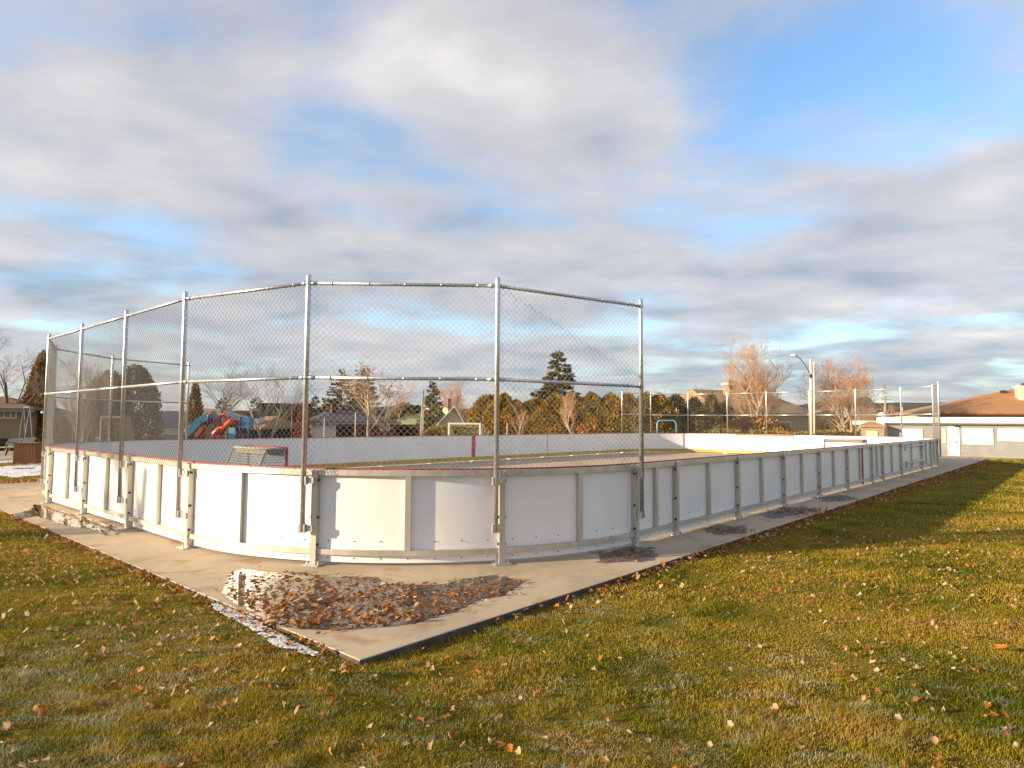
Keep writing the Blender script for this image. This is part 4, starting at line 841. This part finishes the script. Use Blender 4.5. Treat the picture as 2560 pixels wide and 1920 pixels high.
hoop('hoop', 'light blue rounded pipe hoop behind the far corner boards', 1643, 1690.5, 45.2, 1051.5, .055, M['bluepipe'], 'pipe hoop'); hoop('hoop', 'small green pipe arch behind the far end boards', 1775, 1800, 46, 1075.5, .04, M['greenpipe'], 'pipe arch', .34)
def soccer(label, xa, xb, Y, top, mt, deep, pr=.05):
    a, b_ = G(xa, Y), G(xb, Y + .1); zt = at((xa + xb) / 2, top, Y).z; r_ = empty('soccer_goal', (a + b_) / 2, label, 'soccer goal'); zz = Vector((0, 0, 1)); bk = Vector((.35, 1, 0)).normalized() * deep
    for q in (a, b_): m_ = MB(); m_.bar(q, (q.x, q.y, zt - .05), pr * 2, pr * 2, 0, (0, 1, 0)); m_.build('post', mt, r_)
    m_ = MB(); A = Vector((a.x - pr, a.y, zt)); B = Vector((b_.x + pr, b_.y, zt)); m_.bar(A, B, pr * 2, pr * 2); m_.build('crossbar', mt, r_)
    m_ = MB(); m_.tube([A, A + bk * .4 - zz * .1, a + bk, b_ + bk, B + bk * .4 - zz * .1, B], .022, 6); m_.build('back_frame', M['net'], r_)
    net_mesh([(a + bk, b_ + bk, B + bk * .4, A + bk * .4), (a, a + bk, A + bk * .4, A), (b_, b_ + bk, B + bk * .4, B)], .14, .007, 'net', r_)
soccer('white goal with sagging net behind the far side boards', 1122, 1200, 41, 1059, M['white'], 1.4); soccer('grey framed goal behind the left corner of the rink', 253, 309, 37, 1042, M['greytrim'], .9, .04)
# fence of rails near the carport
a, b_ = G(1014, 64), G(1064, 64); r_ = empty('rail_fence', a, 'low tan rail fence below the carport', 'fence')
for k in range(3): q = a.lerp(b_, k / 2); m_ = MB(); m_.bar(q, q + Vector((0, 0, 1.25)), .09, .09); m_.build('post', M['creosote'], r_)
for z in (.5, 1.2): m_ = MB(); m_.bar(a + Vector((0, -.06, z)), b_ + Vector((0, -.06, z)), .04, .12); m_.build('rail', M['creosote'], r_)
# overhead wires
def wire(label, p, q, sag, r_=.02):
    m_ = MB(); m_.tube([p.lerp(q, k / 12) - Vector((0, 0, sag * 4 * (k / 12) * (1 - k / 12))) for k in range(13)], r_, 4); thing1('overhead_wire', label, 'wire', m_, M['greytrim'])
wire('pale overhead wire running right from the crossarm utility pole', at(2213, 992, 78), at(2700, 975, 70), .5); wire('dark overhead wire crossing in front of the bronze conical cedar', at(-60, 962, 55), at(240, 972, 60), .3)
def playground():
    Y = 52; r_ = empty('playground', G(555, Y), 'red and blue playground structure with slides behind the far side boards', 'playground'); gz_ = gz(G(555, Y)); P = lambda px, py, y=Y: at(px, py, y)
    def chute(name, pts, w, mt, wall=.28):
        m_ = MB(); 
        for p, q in zip(pts[:-1], pts[1:]):
            m_.bar(p, q, w, .08); n = (q - p).cross(Vector((0, 0, 1))).normalized() * (w / 2)
            for s in (-1, 1): m_.bar(p + n * s + Vector((0, 0, wall / 2)), q + n * s + Vector((0, 0, wall / 2)), .06, wall)
        m_.build(name, mt, r_)
    chute('slide', [P(528, 1046), P(505, 1060), P(485, 1080), P(475, 1092)], .8, M['blueplastic'], .55)
    m_ = MB(); m_.tube([P(540, 1038, Y + .6), P(520, 1048, Y + .6), P(492, 1066, Y + .6), P(470, 1082, Y + .6)], .42, 10); m_.build('tube_slide', M['blueplastic'], r_)
    m_ = MB(); m_.tube([P(521, 1062, Y - .4), P(520, 1040, Y - .4), P(524, 1034, Y - .4), P(532, 1033, Y - .4), P(536, 1038, Y - .4), P(536, 1062, Y - .4)], .07, 8); m_.build('arch', M['redpipe'], r_)
    m_ = MB(); m_.tube([P(548, 1072), P(549, 1042), P(555, 1038), P(562, 1038), P(568, 1046), P(570, 1072)], .16, 8); m_.build('arch', M['orange'], r_)
    m_ = MB(); m_.tube([P(585, 1052), P(575, 1056), P(566, 1064), P(556, 1072), P(545, 1078), P(538, 1084), P(540, 1092), P(552, 1097)], .30, 10); m_.build('spiral_slide', M['orange'], r_)
    p, q = P(576, 1048), P(597, 1052); m_ = MB(); m_.hexa([p + Vector((0, 0, -.75)), q + Vector((0, 0, -.75)), q + Vector((0, .9, -.75)), p + Vector((0, .9, -.75)), p, q, q + Vector((0, .9, 0)), p + Vector((0, .9, 0))]); m_.build('panel', M['redpipe'], r_)
    chute('slide', [P(512, 1070, Y - .8), P(502, 1082, Y - .8), P(492, 1094, Y - .8)], .45, M['redpipe'], .3)
    p, q = P(600, 1042), P(623, 1044); m_ = MB(); m_.hexa([p + Vector((0, 0, -.9)), q + Vector((0, 0, -.9)), q + Vector((0, 1, -.9)), p + Vector((0, 1, -.9)), p, q, q + Vector((0, 1, 0)), p + Vector((0, 1, 0))]); m_.build('panel', M['blueplastic'], r_)
    m_ = MB(); a = P(590, 1050, Y + .5); m_.poly([P(548, 1046, Y + 1), P(606, 1046, Y + 1), P(606, 1046, Y + 3), P(548, 1046, Y + 3), P(577, 1032, Y + 2)], [(3, 2, 1, 0), (0, 1, 4), (1, 2, 4), (2, 3, 4), (3, 0, 4)]); m_.build('roof', M['blueplastic'], r_)
    p, q = P(536, 1073), P(618, 1073); m_ = MB(); m_.hexa([p, q, q + Vector((0, 1.6, 0)), p + Vector((0, 1.6, 0)), p + Vector((0, 0, .1)), q + Vector((0, 0, .1)), q + Vector((0, 1.6, .1)), p + Vector((0, 1.6, .1))]); m_.build('deck', M['dark'], r_)
    for px, py, y in ((540, 1040, Y), (575, 1040, Y), (600, 1042, Y), (622, 1046, Y), (545, 1046, Y + 1.6), (605, 1046, Y + 1.6)):
        t = P(px, py, y); m_ = MB(); m_.tube([(t.x, t.y, gz_ - .2), t], .055, 8); m_.build('post', M['blueplastic'], r_)
    m_ = MB(); p = P(582, 1080); m_.box(p, (1, 0, 0), (0, 1, 0), .25, .2, p.z - .5, p.z + .35); m_.build('panel', M['bluepipe'], r_)
    p = P(596, 1092); m_ = MB(); m_.tube([p - Vector((.35, 0, 0)), p + Vector((.35, 0, 0))], .16, 8); m_.build('step', M['redpipe'], r_)
playground()
def suv():
    Y = 54; b0 = G(398, Y); r_ = empty('parked_car', b0, 'dark grey car parked facing the rink behind the left boards', 'car'); X = Vector((1, 0, 0)); W = .93
    def sect(prof, w0):   # prof: (y, z, halfwidth)
        m_ = MB(); n = len(prof)
        pts = [(b0.x - hw, b0.y + y, b0.z + z) for y, z, hw in prof] + [(b0.x + hw, b0.y + y, b0.z + z) for y, z, hw in prof]
        m_.poly(pts, [tuple(range(n))[::-1], tuple(range(n, 2 * n))] + [(i, (i + 1) % n, n + (i + 1) % n, n + i) for i in range(n)]); return m_
    sect([(0, .35, W), (0, .75, W * .97), (.12, .98, W * .93), (1.2, 1.12, W * .95), (4.3, 1.12, W), (4.5, .8, W), (4.5, .35, W)], W).build('body', M['carpaint'], r_)
    sect([(1.1, 1.10, W * .93), (1.75, 1.72, W * .76), (2.2, 1.80, W * .74), (4.0, 1.78, W * .74), (4.35, 1.10, W * .9)], W).build('cabin', M['carpaint'], r_)
    m_ = MB(); m_.poly([(b0.x - W * .84, b0.y + 1.13, b0.z + 1.15), (b0.x + W * .84, b0.y + 1.13, b0.z + 1.15), (b0.x + W * .70, b0.y + 1.70, b0.z + 1.69), (b0.x - W * .70, b0.y + 1.70, b0.z + 1.69)], [(0, 1, 2, 3)]); 
    for v in range(4): pass
    m_.build('windscreen', M['glass'], r_)
    for sx in (-1, 1):
        for y in (.85, 3.6): m_ = MB(); m_.tube([(b0.x + sx * W * .78, b0.y + y, b0.z + .34), (b0.x + sx * W * 1.01, b0.y + y, b0.z + .34)], .34, 14); m_.build('wheel', M['black'], r_)
        m_ = MB(); m_.box((b0.x + sx * W * .7, b0.y - .01, 0), (1, 0, 0), (0, 1, 0), .18, .02, b0.z + .68, b0.z + .84); m_.build('headlight', M['white'], r_)
        m_ = MB(); m_.box((b0.x + sx * W * 1.08, b0.y + 1.4, 0), (1, 0, 0), (0, 1, 0), .1, .06, b0.z + 1.12, b0.z + 1.28); m_.build('mirror', M['dark'], r_)
    m_ = MB(); m_.box((b0.x, b0.y - .012, 0), (1, 0, 0), (0, 1, 0), .42, .015, b0.z + .5, b0.z + .8); m_.build('grille', M['dark'], r_)
M['carpaint'] = mat('grey_car_paint', (.10, .105, .11), (.08, .083, .09), rough=.3, metal=.4, spec=.6); suv()
def bench(px, Y, label, rot):
    b0 = G(px, Y); r_ = empty('park_bench', b0, label, 'bench', 'park benches beside the snowy path'); c, s = math.cos(rot), math.sin(rot)
    Q = lambda x, y, z: Vector((b0.x + x * c - y * s, b0.y + x * s + y * c, b0.z + z))     # x along the bench, y to the back
    m_ = MB()
    for k in range(4): m_.bar(Q(-.75, -.25 + .13 * k, .44), Q(.75, -.25 + .13 * k, .44), .11, .03)
    m_.build('seat', M['slat'], r_); m_ = MB()
    for k in range(3): m_.bar(Q(-.75, .25 + .05 * k, .56 + .13 * k), Q(.75, .25 + .05 * k, .56 + .13 * k), .03, .11)
    m_.build('backrest', M['slat'], r_)
    for x in (-.68, .68):
        m_ = MB(); m_.tube([Q(x, -.3, 0), Q(x, -.24, .43), Q(x, .2, .43), Q(x, .38, .92)], .03, 6); m_.tube([Q(x, .34, 0), Q(x, .2, .43)], .03, 6); m_.tube([Q(x, -.24, .43), Q(x, -.3, .6), Q(x, -.2, .68), Q(x, .1, .66), Q(x, .28, .64)], .022, 6); m_.build('leg', M['dark'], r_)
M['slat'] = mat('pale_slats', (.50, .48, .42), (.40, .38, .33), rough=.7); bench(22, 33.2, 'slatted park bench further left by the snowy path', R(-75)); bench(54, 31.2, 'slatted park bench nearer the wooden bin box', R(-75))
def binbox():
    b0 = G(77, 25.6); c, s = math.cos(.25), math.sin(.25); ax, ay = Vector((c, s, 0)), Vector((-s, c, 0)); r_ = empty('litter_bin', b0, 'square brown wooden litter bin box on the snowy ground', 'litter bin')
    m_ = MB()
    for k in range(7):
        for (o, d) in ((ay * -.36, ax), (ax * .36, ay), (ay * .36, ax), (ax * -.36, ay)): m_.box(b0 + o + d * (-.32 + .107 * k), d, Vector((-d.y, d.x, 0)), .05, .02, b0.z + .02, b0.z + .80)
    m_.build('slats', M['stainwood'], r_); m_ = MB(); m_.box(b0, ax, ay, .335, .335, b0.z + .01, b0.z + .77); m_.build('liner', M['darkwood'], r_); m_ = MB(); m_.box(b0, ax, ay, .40, .40, b0.z + .803, b0.z + .84); m_.build('lid', M['stainwood'], r_)
M['stainwood'] = mat('stained_wood', (.27, .10, .035), (.19, .065, .02), rough=.6, scale=5, stretch=(6, 6, .6)); binbox()
M['darksteelbar'] = mat('grey_steel_bar', (.16, .17, .19), rough=.6)
def swing():
    r_ = empty('swing_set', G(80, 41), 'grey metal swing frame in front of the tan bungalow', 'swing set'); A, B = at(75, 1018, 41), at(60, 1018, 44.5); m_ = MB(); m_.tube([A, B], .04, 8); m_.build('top_bar', M['darksteelbar'], r_)
    for T in (A, B):
        for dx in (-.55, .65): m_ = MB(); m_.tube([T, (T.x + dx * .7, T.y, gz(T) - .1)], .03, 8); m_.build('leg', M['darksteelbar'], r_)
    for k in (.35, .7):
        q = A.lerp(B, k); g0 = gz(q); m_ = MB(); m_.tube([q + Vector((0, -.22, 0)), (q.x, q.y - .22, g0 + .5)], .012, 4); m_.tube([q + Vector((0, .22, 0)), (q.x, q.y + .22, g0 + .5)], .012, 4); m_.box(q, (1, 0, 0), (0, 1, 0), .1, .25, g0 + .48, g0 + .51); m_.build('swing_seat', M['dark'], r_)
swing()
# ---- hills
def hills():
    xs = list(range(-400, 3101, 20)); prof = [(-400, 1028), (300, 1030), (640, 1026), (900, 1018), (980, 1016), (1120, 1021), (1500, 1026), (1800, 1020), (2000, 1012), (2060, 1003), (2140, 1004), (2200, 1007), (2340, 1007), (2400, 1003), (2560, 999), (3100, 1004)]
    V_ = []; 
    for x in xs:
        y = np.interp(x, *zip(*prof)) + 1.6 * (vnoise(x, 3, 45) - .5) + 1.6 * (vnoise(x, 3, 17, 2) - .5)
        c = at(x, y, 900.); f_ = gx(x, 480., -3); bk = gx(x, 1300., -3); md = at(x, y + (hz(x) - y) * .45, 700.); V_ += [f_, md, c, bk]
    n = len(xs); F_ = [(4 * i + k, 4 * i + 4 + k, 4 * i + 5 + k, 4 * i + 1 + k) for i in range(n - 1) for k in range(3)]
    o = link('hills', np_mesh('hills', [tuple(v) for v in V_], F_, [M['hill']], smooth=True)); tag(o, kind='structure')
M['hill'] = mat('wooded_hill', (.075, .085, .085), (.04, .05, .055), rough=1, scale=.05, detail=10, spec=0); hills()
# ---- left park paths and snow
sheet('park_path', [at0(*p, -.02) for p in [(-200, 1150), (-200, 1128), (60, 1128), (112, 1134), (112, 1150)]], -.012, M['path'])
def snow_patch(polys, n, rad, seed, z=None, hm=.02):
    rr = random.Random(seed); b = MB()
    for poly, cnt in zip(polys, n):
        P_ = [at0(*p, -.03) for p in poly]; xs = [p[0] for p in P_]; ys = [p[1] for p in P_]; done = 0; tries = 0
        while done < cnt and tries < cnt * 20:
            tries += 1; x = rr.uniform(min(xs), max(xs)); y = rr.uniform(min(ys), max(ys)); ins = False; j = len(P_) - 1
            for i in range(len(P_)):
                if (P_[i][1] > y) != (P_[j][1] > y) and x < (P_[j][0] - P_[i][0]) * (y - P_[i][1]) / (P_[j][1] - P_[i][1]) + P_[i][0]: ins = not ins
                j = i
            if not ins or vnoise(x, y, rad * 3, 5) < .36: continue
            done += 1; k = 8; r_ = rad * rr.uniform(.4, 1.2); zz = float(lawn_h(x, y)) + .012 + rr.random() * .006; a0 = rr.random() * 6
            ring = [(x + math.cos(a0 + 6.283 * i / k) * r_ * rr.uniform(.55, 1.3), y + math.sin(a0 + 6.283 * i / k) * r_ * rr.uniform(.55, 1.3), zz) for i in range(k)]
            b.poly(ring + [(x, y, zz + hm * rr.uniform(.4, 1))], [(i, (i + 1) % k, k) for i in range(k)], smooth=True)
    return tag(b.build('snow', M['snow']), kind='stuff')
snow_patch([[(520, 1490), (590, 1497), (650, 1560), (720, 1600), (800, 1640), (780, 1644), (690, 1622), (620, 1570), (540, 1530)]], [3000], .015, 5, hm=.006)
snow_patch([[(-40, 1155), (40, 1145), (110, 1160), (110, 1185), (40, 1190), (-40, 1180)], [(10, 1212), (80, 1208), (75, 1224), (15, 1224)]], [260, 90], .28, 6)
snow_patch([[(2385, 1153), (2420, 1150), (2450, 1156), (2400, 1164)], [(2160, 1205), (2220, 1203), (2225, 1212), (2160, 1214)]], [60, 60], .16, 8)

# ---- grass
def in_slab(x, y, e=0.):
    u, v = to_uv(x, y); return (u > SU0 - e) & (u < SU1 + e) & (v > SV0 - e) & (v < SV1 + e)
def grass():
    P_, Hs, Ws = [], [], []
    for d0, d1, dens, hh, ww in ((2.3, 4.2, 17000, .031, .0034), (4.2, 6.5, 8500, .033, .005), (6.5, 10, 3400, .035, .0078), (10, 16, 1100, .042, .013), (16, 28, 260, .046, .025), (28, 46, 60, .05, .05)):
        area = 1.2 * (d1 * d1 - d0 * d0); n = int(area * dens); d = np.sqrt(rng.uniform(d0 * d0, d1 * d1, n)); t = rng.uniform(-1.2, 1.2, n); x = d * t; y = d
        keep = ~in_slab(x, y, .012) & (lawn_h(x, y) > -.8); x, y = x[keep], y[keep]; n = len(x)
        clump = .35 + 1.2 * vnoise(x, y, .16, 3) * (.5 + vnoise(x, y, .9, 4))
        P_.append(np.stack([x, y, lawn_h(x, y) - .004], 1)); Hs.append(hh * rng.uniform(.35, 1.1, n) * clump); Ws.append(ww * rng.uniform(.6, 1.3, n))
    P = np.concatenate(P_); H_ = np.concatenate(Hs); W_ = np.concatenate(Ws); n = len(P); az = rng.uniform(0, 6.283, n); ln = rng.uniform(.15, 1.15, n)
    S = np.stack([np.cos(az), np.sin(az), np.zeros(n)], 1) * W_[:, None]; laz = az + 1.57 + rng.normal(0, .6, n) 
    lean = np.stack([np.cos(laz), np.sin(laz), np.zeros(n)], 1) * (H_ * ln)[:, None]; upv = np.zeros((n, 3)); upv[:, 2] = H_
    V_ = np.stack([P - S / 2, P + S / 2, P + lean * .4 + upv * .62 + S * .36, P + lean * .4 + upv * .62 - S * .36, P + lean + upv * .95], 1).reshape(-1, 3)
    b = np.arange(n)[:, None] * 5; F_ = np.concatenate([b + np.array([[0, 1, 2, 3]]), b + np.array([[3, 2, 4, 4]])])
    rv = np.repeat(rng.random(n), 5); hv = np.tile(np.array([.1, .1, .8, .8, 1.]), n)
    quads = b + np.array([[0, 1, 2]]); f3 = np.concatenate([b + np.array([[0, 1, 2]]), b + np.array([[0, 2, 3]]), b + np.array([[3, 2, 4]])])
    o = link('grass', np_mesh('grass', V_, f3, [M['grass']], rnd=rv, rnd2=hv)); tag(o, kind='stuff'); return n
print('blades', grass())

# ---- fallen leaves
def leaf_shapes():
    out = []
    for k in range(7):
        rr = random.Random(100 + k); tips = [(-150, .72), (-115, .55), (-75, .9), (-42, .66), (-8, 1.0), (25, .68), (60, .92), (100, .56), (140, .76), (180, .42)]
        ring = [(math.cos(R(a + rr.uniform(-12, 12))) * r_ * rr.uniform(.7, 1.1), .8 * math.sin(R(a + rr.uniform(-12, 12))) * r_ * rr.uniform(.7, 1.1)) for a, r_ in tips]
        ax = rr.uniform(0, 3.14); cu = rr.uniform(.7, 1.9); ca, sa = math.cos(ax), math.sin(ax); tw = rr.uniform(-.3, .3)
        def bend(x, y):
            q = x * ca + y * sa; w = -x * sa + y * ca
            th = q * cu * 1.3; xx = math.sin(th) / (cu * 1.3); zz = (1 - math.cos(th)) / (cu * 1.3) + tw * w * q
            return (xx * ca - w * sa, xx * sa + w * ca, zz)
        mid = [(x * .45, y * .45) for x, y in ring]; n = len(ring); pts = [bend(0, 0)] + [bend(*p) for p in mid] + [bend(*p) for p in ring]
        f = [(0, 1 + i, 1 + (i + 1) % n) for i in range(n)] + [(1 + i, 1 + n + i, 1 + n + (i + 1) % n) for i in range(n)] + [(1 + i, 1 + n + (i + 1) % n, 1 + (i + 1) % n) for i in range(n)]
        out.append((np.array(pts), np.array(f)))
    return out
LS = leaf_shapes()
LC = [('tan', (.64, .40, .21), 'pale tan dry leaf lying curled on the lawn'), ('brown', (.40, .155, .04), 'brown dry leaf lying on the lawn'), ('orange', (.58, .22, .05), 'orange autumn leaf lying on the lawn'), ('buff', (.78, .56, .37), 'bleached buff leaf lying curled on the lawn')]
for n_, c, lab in LC: M['leaf_' + n_] = mat('dry_leaf_' + n_, c, tuple(x * .62 for x in c), rough=.75, scale=22, spec=.12, trans=.4)
def poly_points(poly, n, g, bias=None):
    P_ = np.array(poly); lo, hi = P_.min(0), P_.max(0); out = []
    while len(out) < n:
        q = g.uniform(lo, hi); ins = False; j = len(P_) - 1
        for i in range(len(P_)):
            if (P_[i, 1] > q[1]) != (P_[j, 1] > q[1]) and q[0] < (P_[j, 0] - P_[i, 0]) * (q[1] - P_[i, 1]) / (P_[j, 1] - P_[i, 1]) + P_[i, 0]: ins = not ins
            j = i
        if ins and (bias is None or g.random() < bias(q)): out.append(q)
    return np.array(out)
def leaves():
    g = np.random.default_rng(77); X, Y, Z, S, C = [], [], [], [], []
    def put(x, y, z, s, probs, ins):
        n = len(x); X.append(x); Y.append(y); Z.append(z); S.append(s); C.append(g.choice(4, n, p=probs))
    n = 25500; d = np.sqrt(g.uniform(2.6 ** 2, 15. ** 2, n)); t = g.uniform(-1.2, 1.2, n); x, y = d * t, d; u, v = to_uv(x, y)
    dens = .35 + .65 * (vnoise(x, y, .9, 21) > .45) ; dens = dens * np.where(v > 4.2, 1.0, np.where(u > 12, .3, .72)); k = ~in_slab(x, y, .05) & (g.random(n) < dens); x, y = x[k], y[k]
    put(x, y, lawn_h(x, y) + g.uniform(.008, .034, len(x)), g.uniform(.014, .039, len(x)), [.36, .40, .06, .18], 0)
    dark = [.16, .62, .10, .12]
    q = poly_points(PUDW, 1250, g, lambda p: .22 + .78 * (lambda uu: max(0, min(1, (7.2 - p[1]) * .75)))(0)); put(q[:, 0], q[:, 1], g.uniform(.006, .03, len(q)), g.uniform(.018, .052, len(q)), [.24, .54, .10, .12], 1)
    q = poly_points(PUDW, 260, g) + g.normal(0, .11, (260, 2)); q = q[in_slab(q[:, 0], q[:, 1], -.02)]; put(q[:, 0], q[:, 1], g.uniform(.006, .02, len(q)), g.uniform(.02, .042, len(q)), [.25, .52, .1, .13], 1)
    q = poly_points(PUD2W, 120, g); put(q[:, 0], q[:, 1], g.uniform(.006, .015, len(q)), g.uniform(.03, .05, len(q)), dark, 1)
    n = 3000; uu = 4 + 36 * g.random(n) ** .9; vv = SV0 - np.abs(g.normal(0, .15, n)) * np.clip(uu / 12, .35, 2.2) - .01; p = np.array([tuple(uv(a, b)) for a, b in zip(uu, vv)]); kk = g.random(n) < np.clip((uu - 3) / 9, .18, 1); p = p[kk]
    put(p[:, 0], p[:, 1], lawn_h(p[:, 0], p[:, 1]) + g.uniform(.01, .06, len(p)), g.uniform(.025, .05, len(p)), [.14, .7, .06, .10], 2)
    n = 520; vv = 4.2 + 14 * g.random(n); uu = SU0 - np.abs(g.normal(0, .09, n)) - .01; p = np.array([tuple(uv(a, b)) for a, b in zip(uu, vv)]); put(p[:, 0], p[:, 1], lawn_h(p[:, 0], p[:, 1]) + g.uniform(.012, .045, len(p)), g.uniform(.022, .042, len(p)), [.14, .66, .12, .08], 3)
    for dd, cnt in zip(DAMP, (34, 60, 130, 40)):
        q = poly_points([at0(*p) for p in dd], int(cnt * 1.6), g) + g.normal(0, .12, (int(cnt * 1.6), 2)); put(q[:, 0], q[:, 1], g.uniform(.006, .02, len(q)), g.uniform(.025, .045, len(q)), dark, 4)
    q = poly_points([at0(*p) for p in [(1340, 1385), (1420, 1378), (1660, 1370), (1640, 1410), (1560, 1412)]], 16, g); put(q[:, 0], q[:, 1], g.uniform(.006, .02, len(q)), g.uniform(.025, .045, len(q)), [.3, .3, .2, .2], 4)
    q = poly_points([at0(*p, -.03) for p in [(0, 1198), (110, 1194), (110, 1226), (0, 1226)]], 260, g); put(q[:, 0], q[:, 1], lawn_h(q[:, 0], q[:, 1]) + .03, g.uniform(.04, .07, len(q)), dark, 5)
    X, Y, Z, S, C = map(np.concatenate, (X, Y, Z, S, C)); n = len(X); sh = g.integers(0, len(LS), n); az = g.uniform(0, 6.283, n); tl = g.normal(0, .5, n); t2 = g.normal(0, .5, n); az[:] = az
    on_lawn = ~in_slab(X, Y, .0); size = S / np.hypot(X, Y); infr = (Y > 3.05) & (np.abs(X / Y) < .80) & on_lawn & (to_uv(X, Y)[0] < 14)
    order = np.argsort(-np.where(infr, size, 0)); ind = order[:300]; rest = order[300:]
    meshes = {}
    for i in ind:
        key = (int(sh[i]), int(C[i]))
        if key not in meshes:
            me = np_mesh('leaf', LS[key[0]][0], LS[key[0]][1], [M['leaf_' + LC[key[1]][0]]], smooth=True); meshes[key] = me
        o = link('fallen_leaf', meshes[key]); o.location = (X[i], Y[i], Z[i]); o.rotation_euler = (tl[i], t2[i], az[i]); s = S[i] * 1.12; o.scale = (s, s, s)
        tag(o, LC[key[1]][2], 'leaf', LC[key[1]][0] + ' fallen leaves on the lawn')
    # the rest as litter
    Vs, Fs, Ms, b = [], [], [], 0
    for i in rest:
        v, f = LS[sh[i]]; ca, sa = math.cos(az[i]), math.sin(az[i]); w = v * S[i]; z = w[:, 2] + w[:, 0] * tl[i] + w[:, 1] * t2[i]; x = w[:, 0] * ca - w[:, 1] * sa + X[i]; y = w[:, 0] * sa + w[:, 1] * ca + Y[i]
        if not on_lawn[i]: z = z * .5; z = z - min(0, z.min()) * .8
        Vs.append(np.stack([x, y, z + Z[i]], 1)); Fs.append(f + b); Ms.append(np.full(len(f), C[i])); b += len(v)
    o = link('leaf_litter', np_mesh('leaf_litter', np.concatenate(Vs), np.concatenate(Fs), [M['leaf_' + c[0]] for c in LC], np.concatenate(Ms), smooth=True)); tag(o, kind='stuff')
    for px, py, s, lab in ((897, 1697, .085, 'large orange maple leaf on the frosted grass below the slab corner'), (2500, 1622, .075, 'orange leaf near the right edge of the lawn'), (1940, 1478, .075, 'reddish orange leaf alone on the sunlit lawn'), (545, 1350, .08, 'bright orange leaf at the left edge of the slab')):
        p = gnd(px, py, -.03); key = (2, 2)
        me = meshes.get(key) or np_mesh('leaf', LS[2][0], LS[2][1], [M['leaf_orange']], smooth=True); meshes[key] = me
        o = link('fallen_leaf', me); o.location = (p.x, p.y, gz(p) + .045); o.rotation_euler = (.4, -.2, random.random() * 6); o.scale = (s, s, s); tag(o, lab, 'leaf')
leaves()
# leafless tree left of the lawn whose shade falls on the left boards
bare_tree('bare_tree', 'leafless tree standing left of the lawn, its trunk shading the boards', Vector((-29.4, 2.35, -.1)), 11, .5, .26, .3, 5, 3, 4, .02, 'greybark', 'greytwig', seed=81)
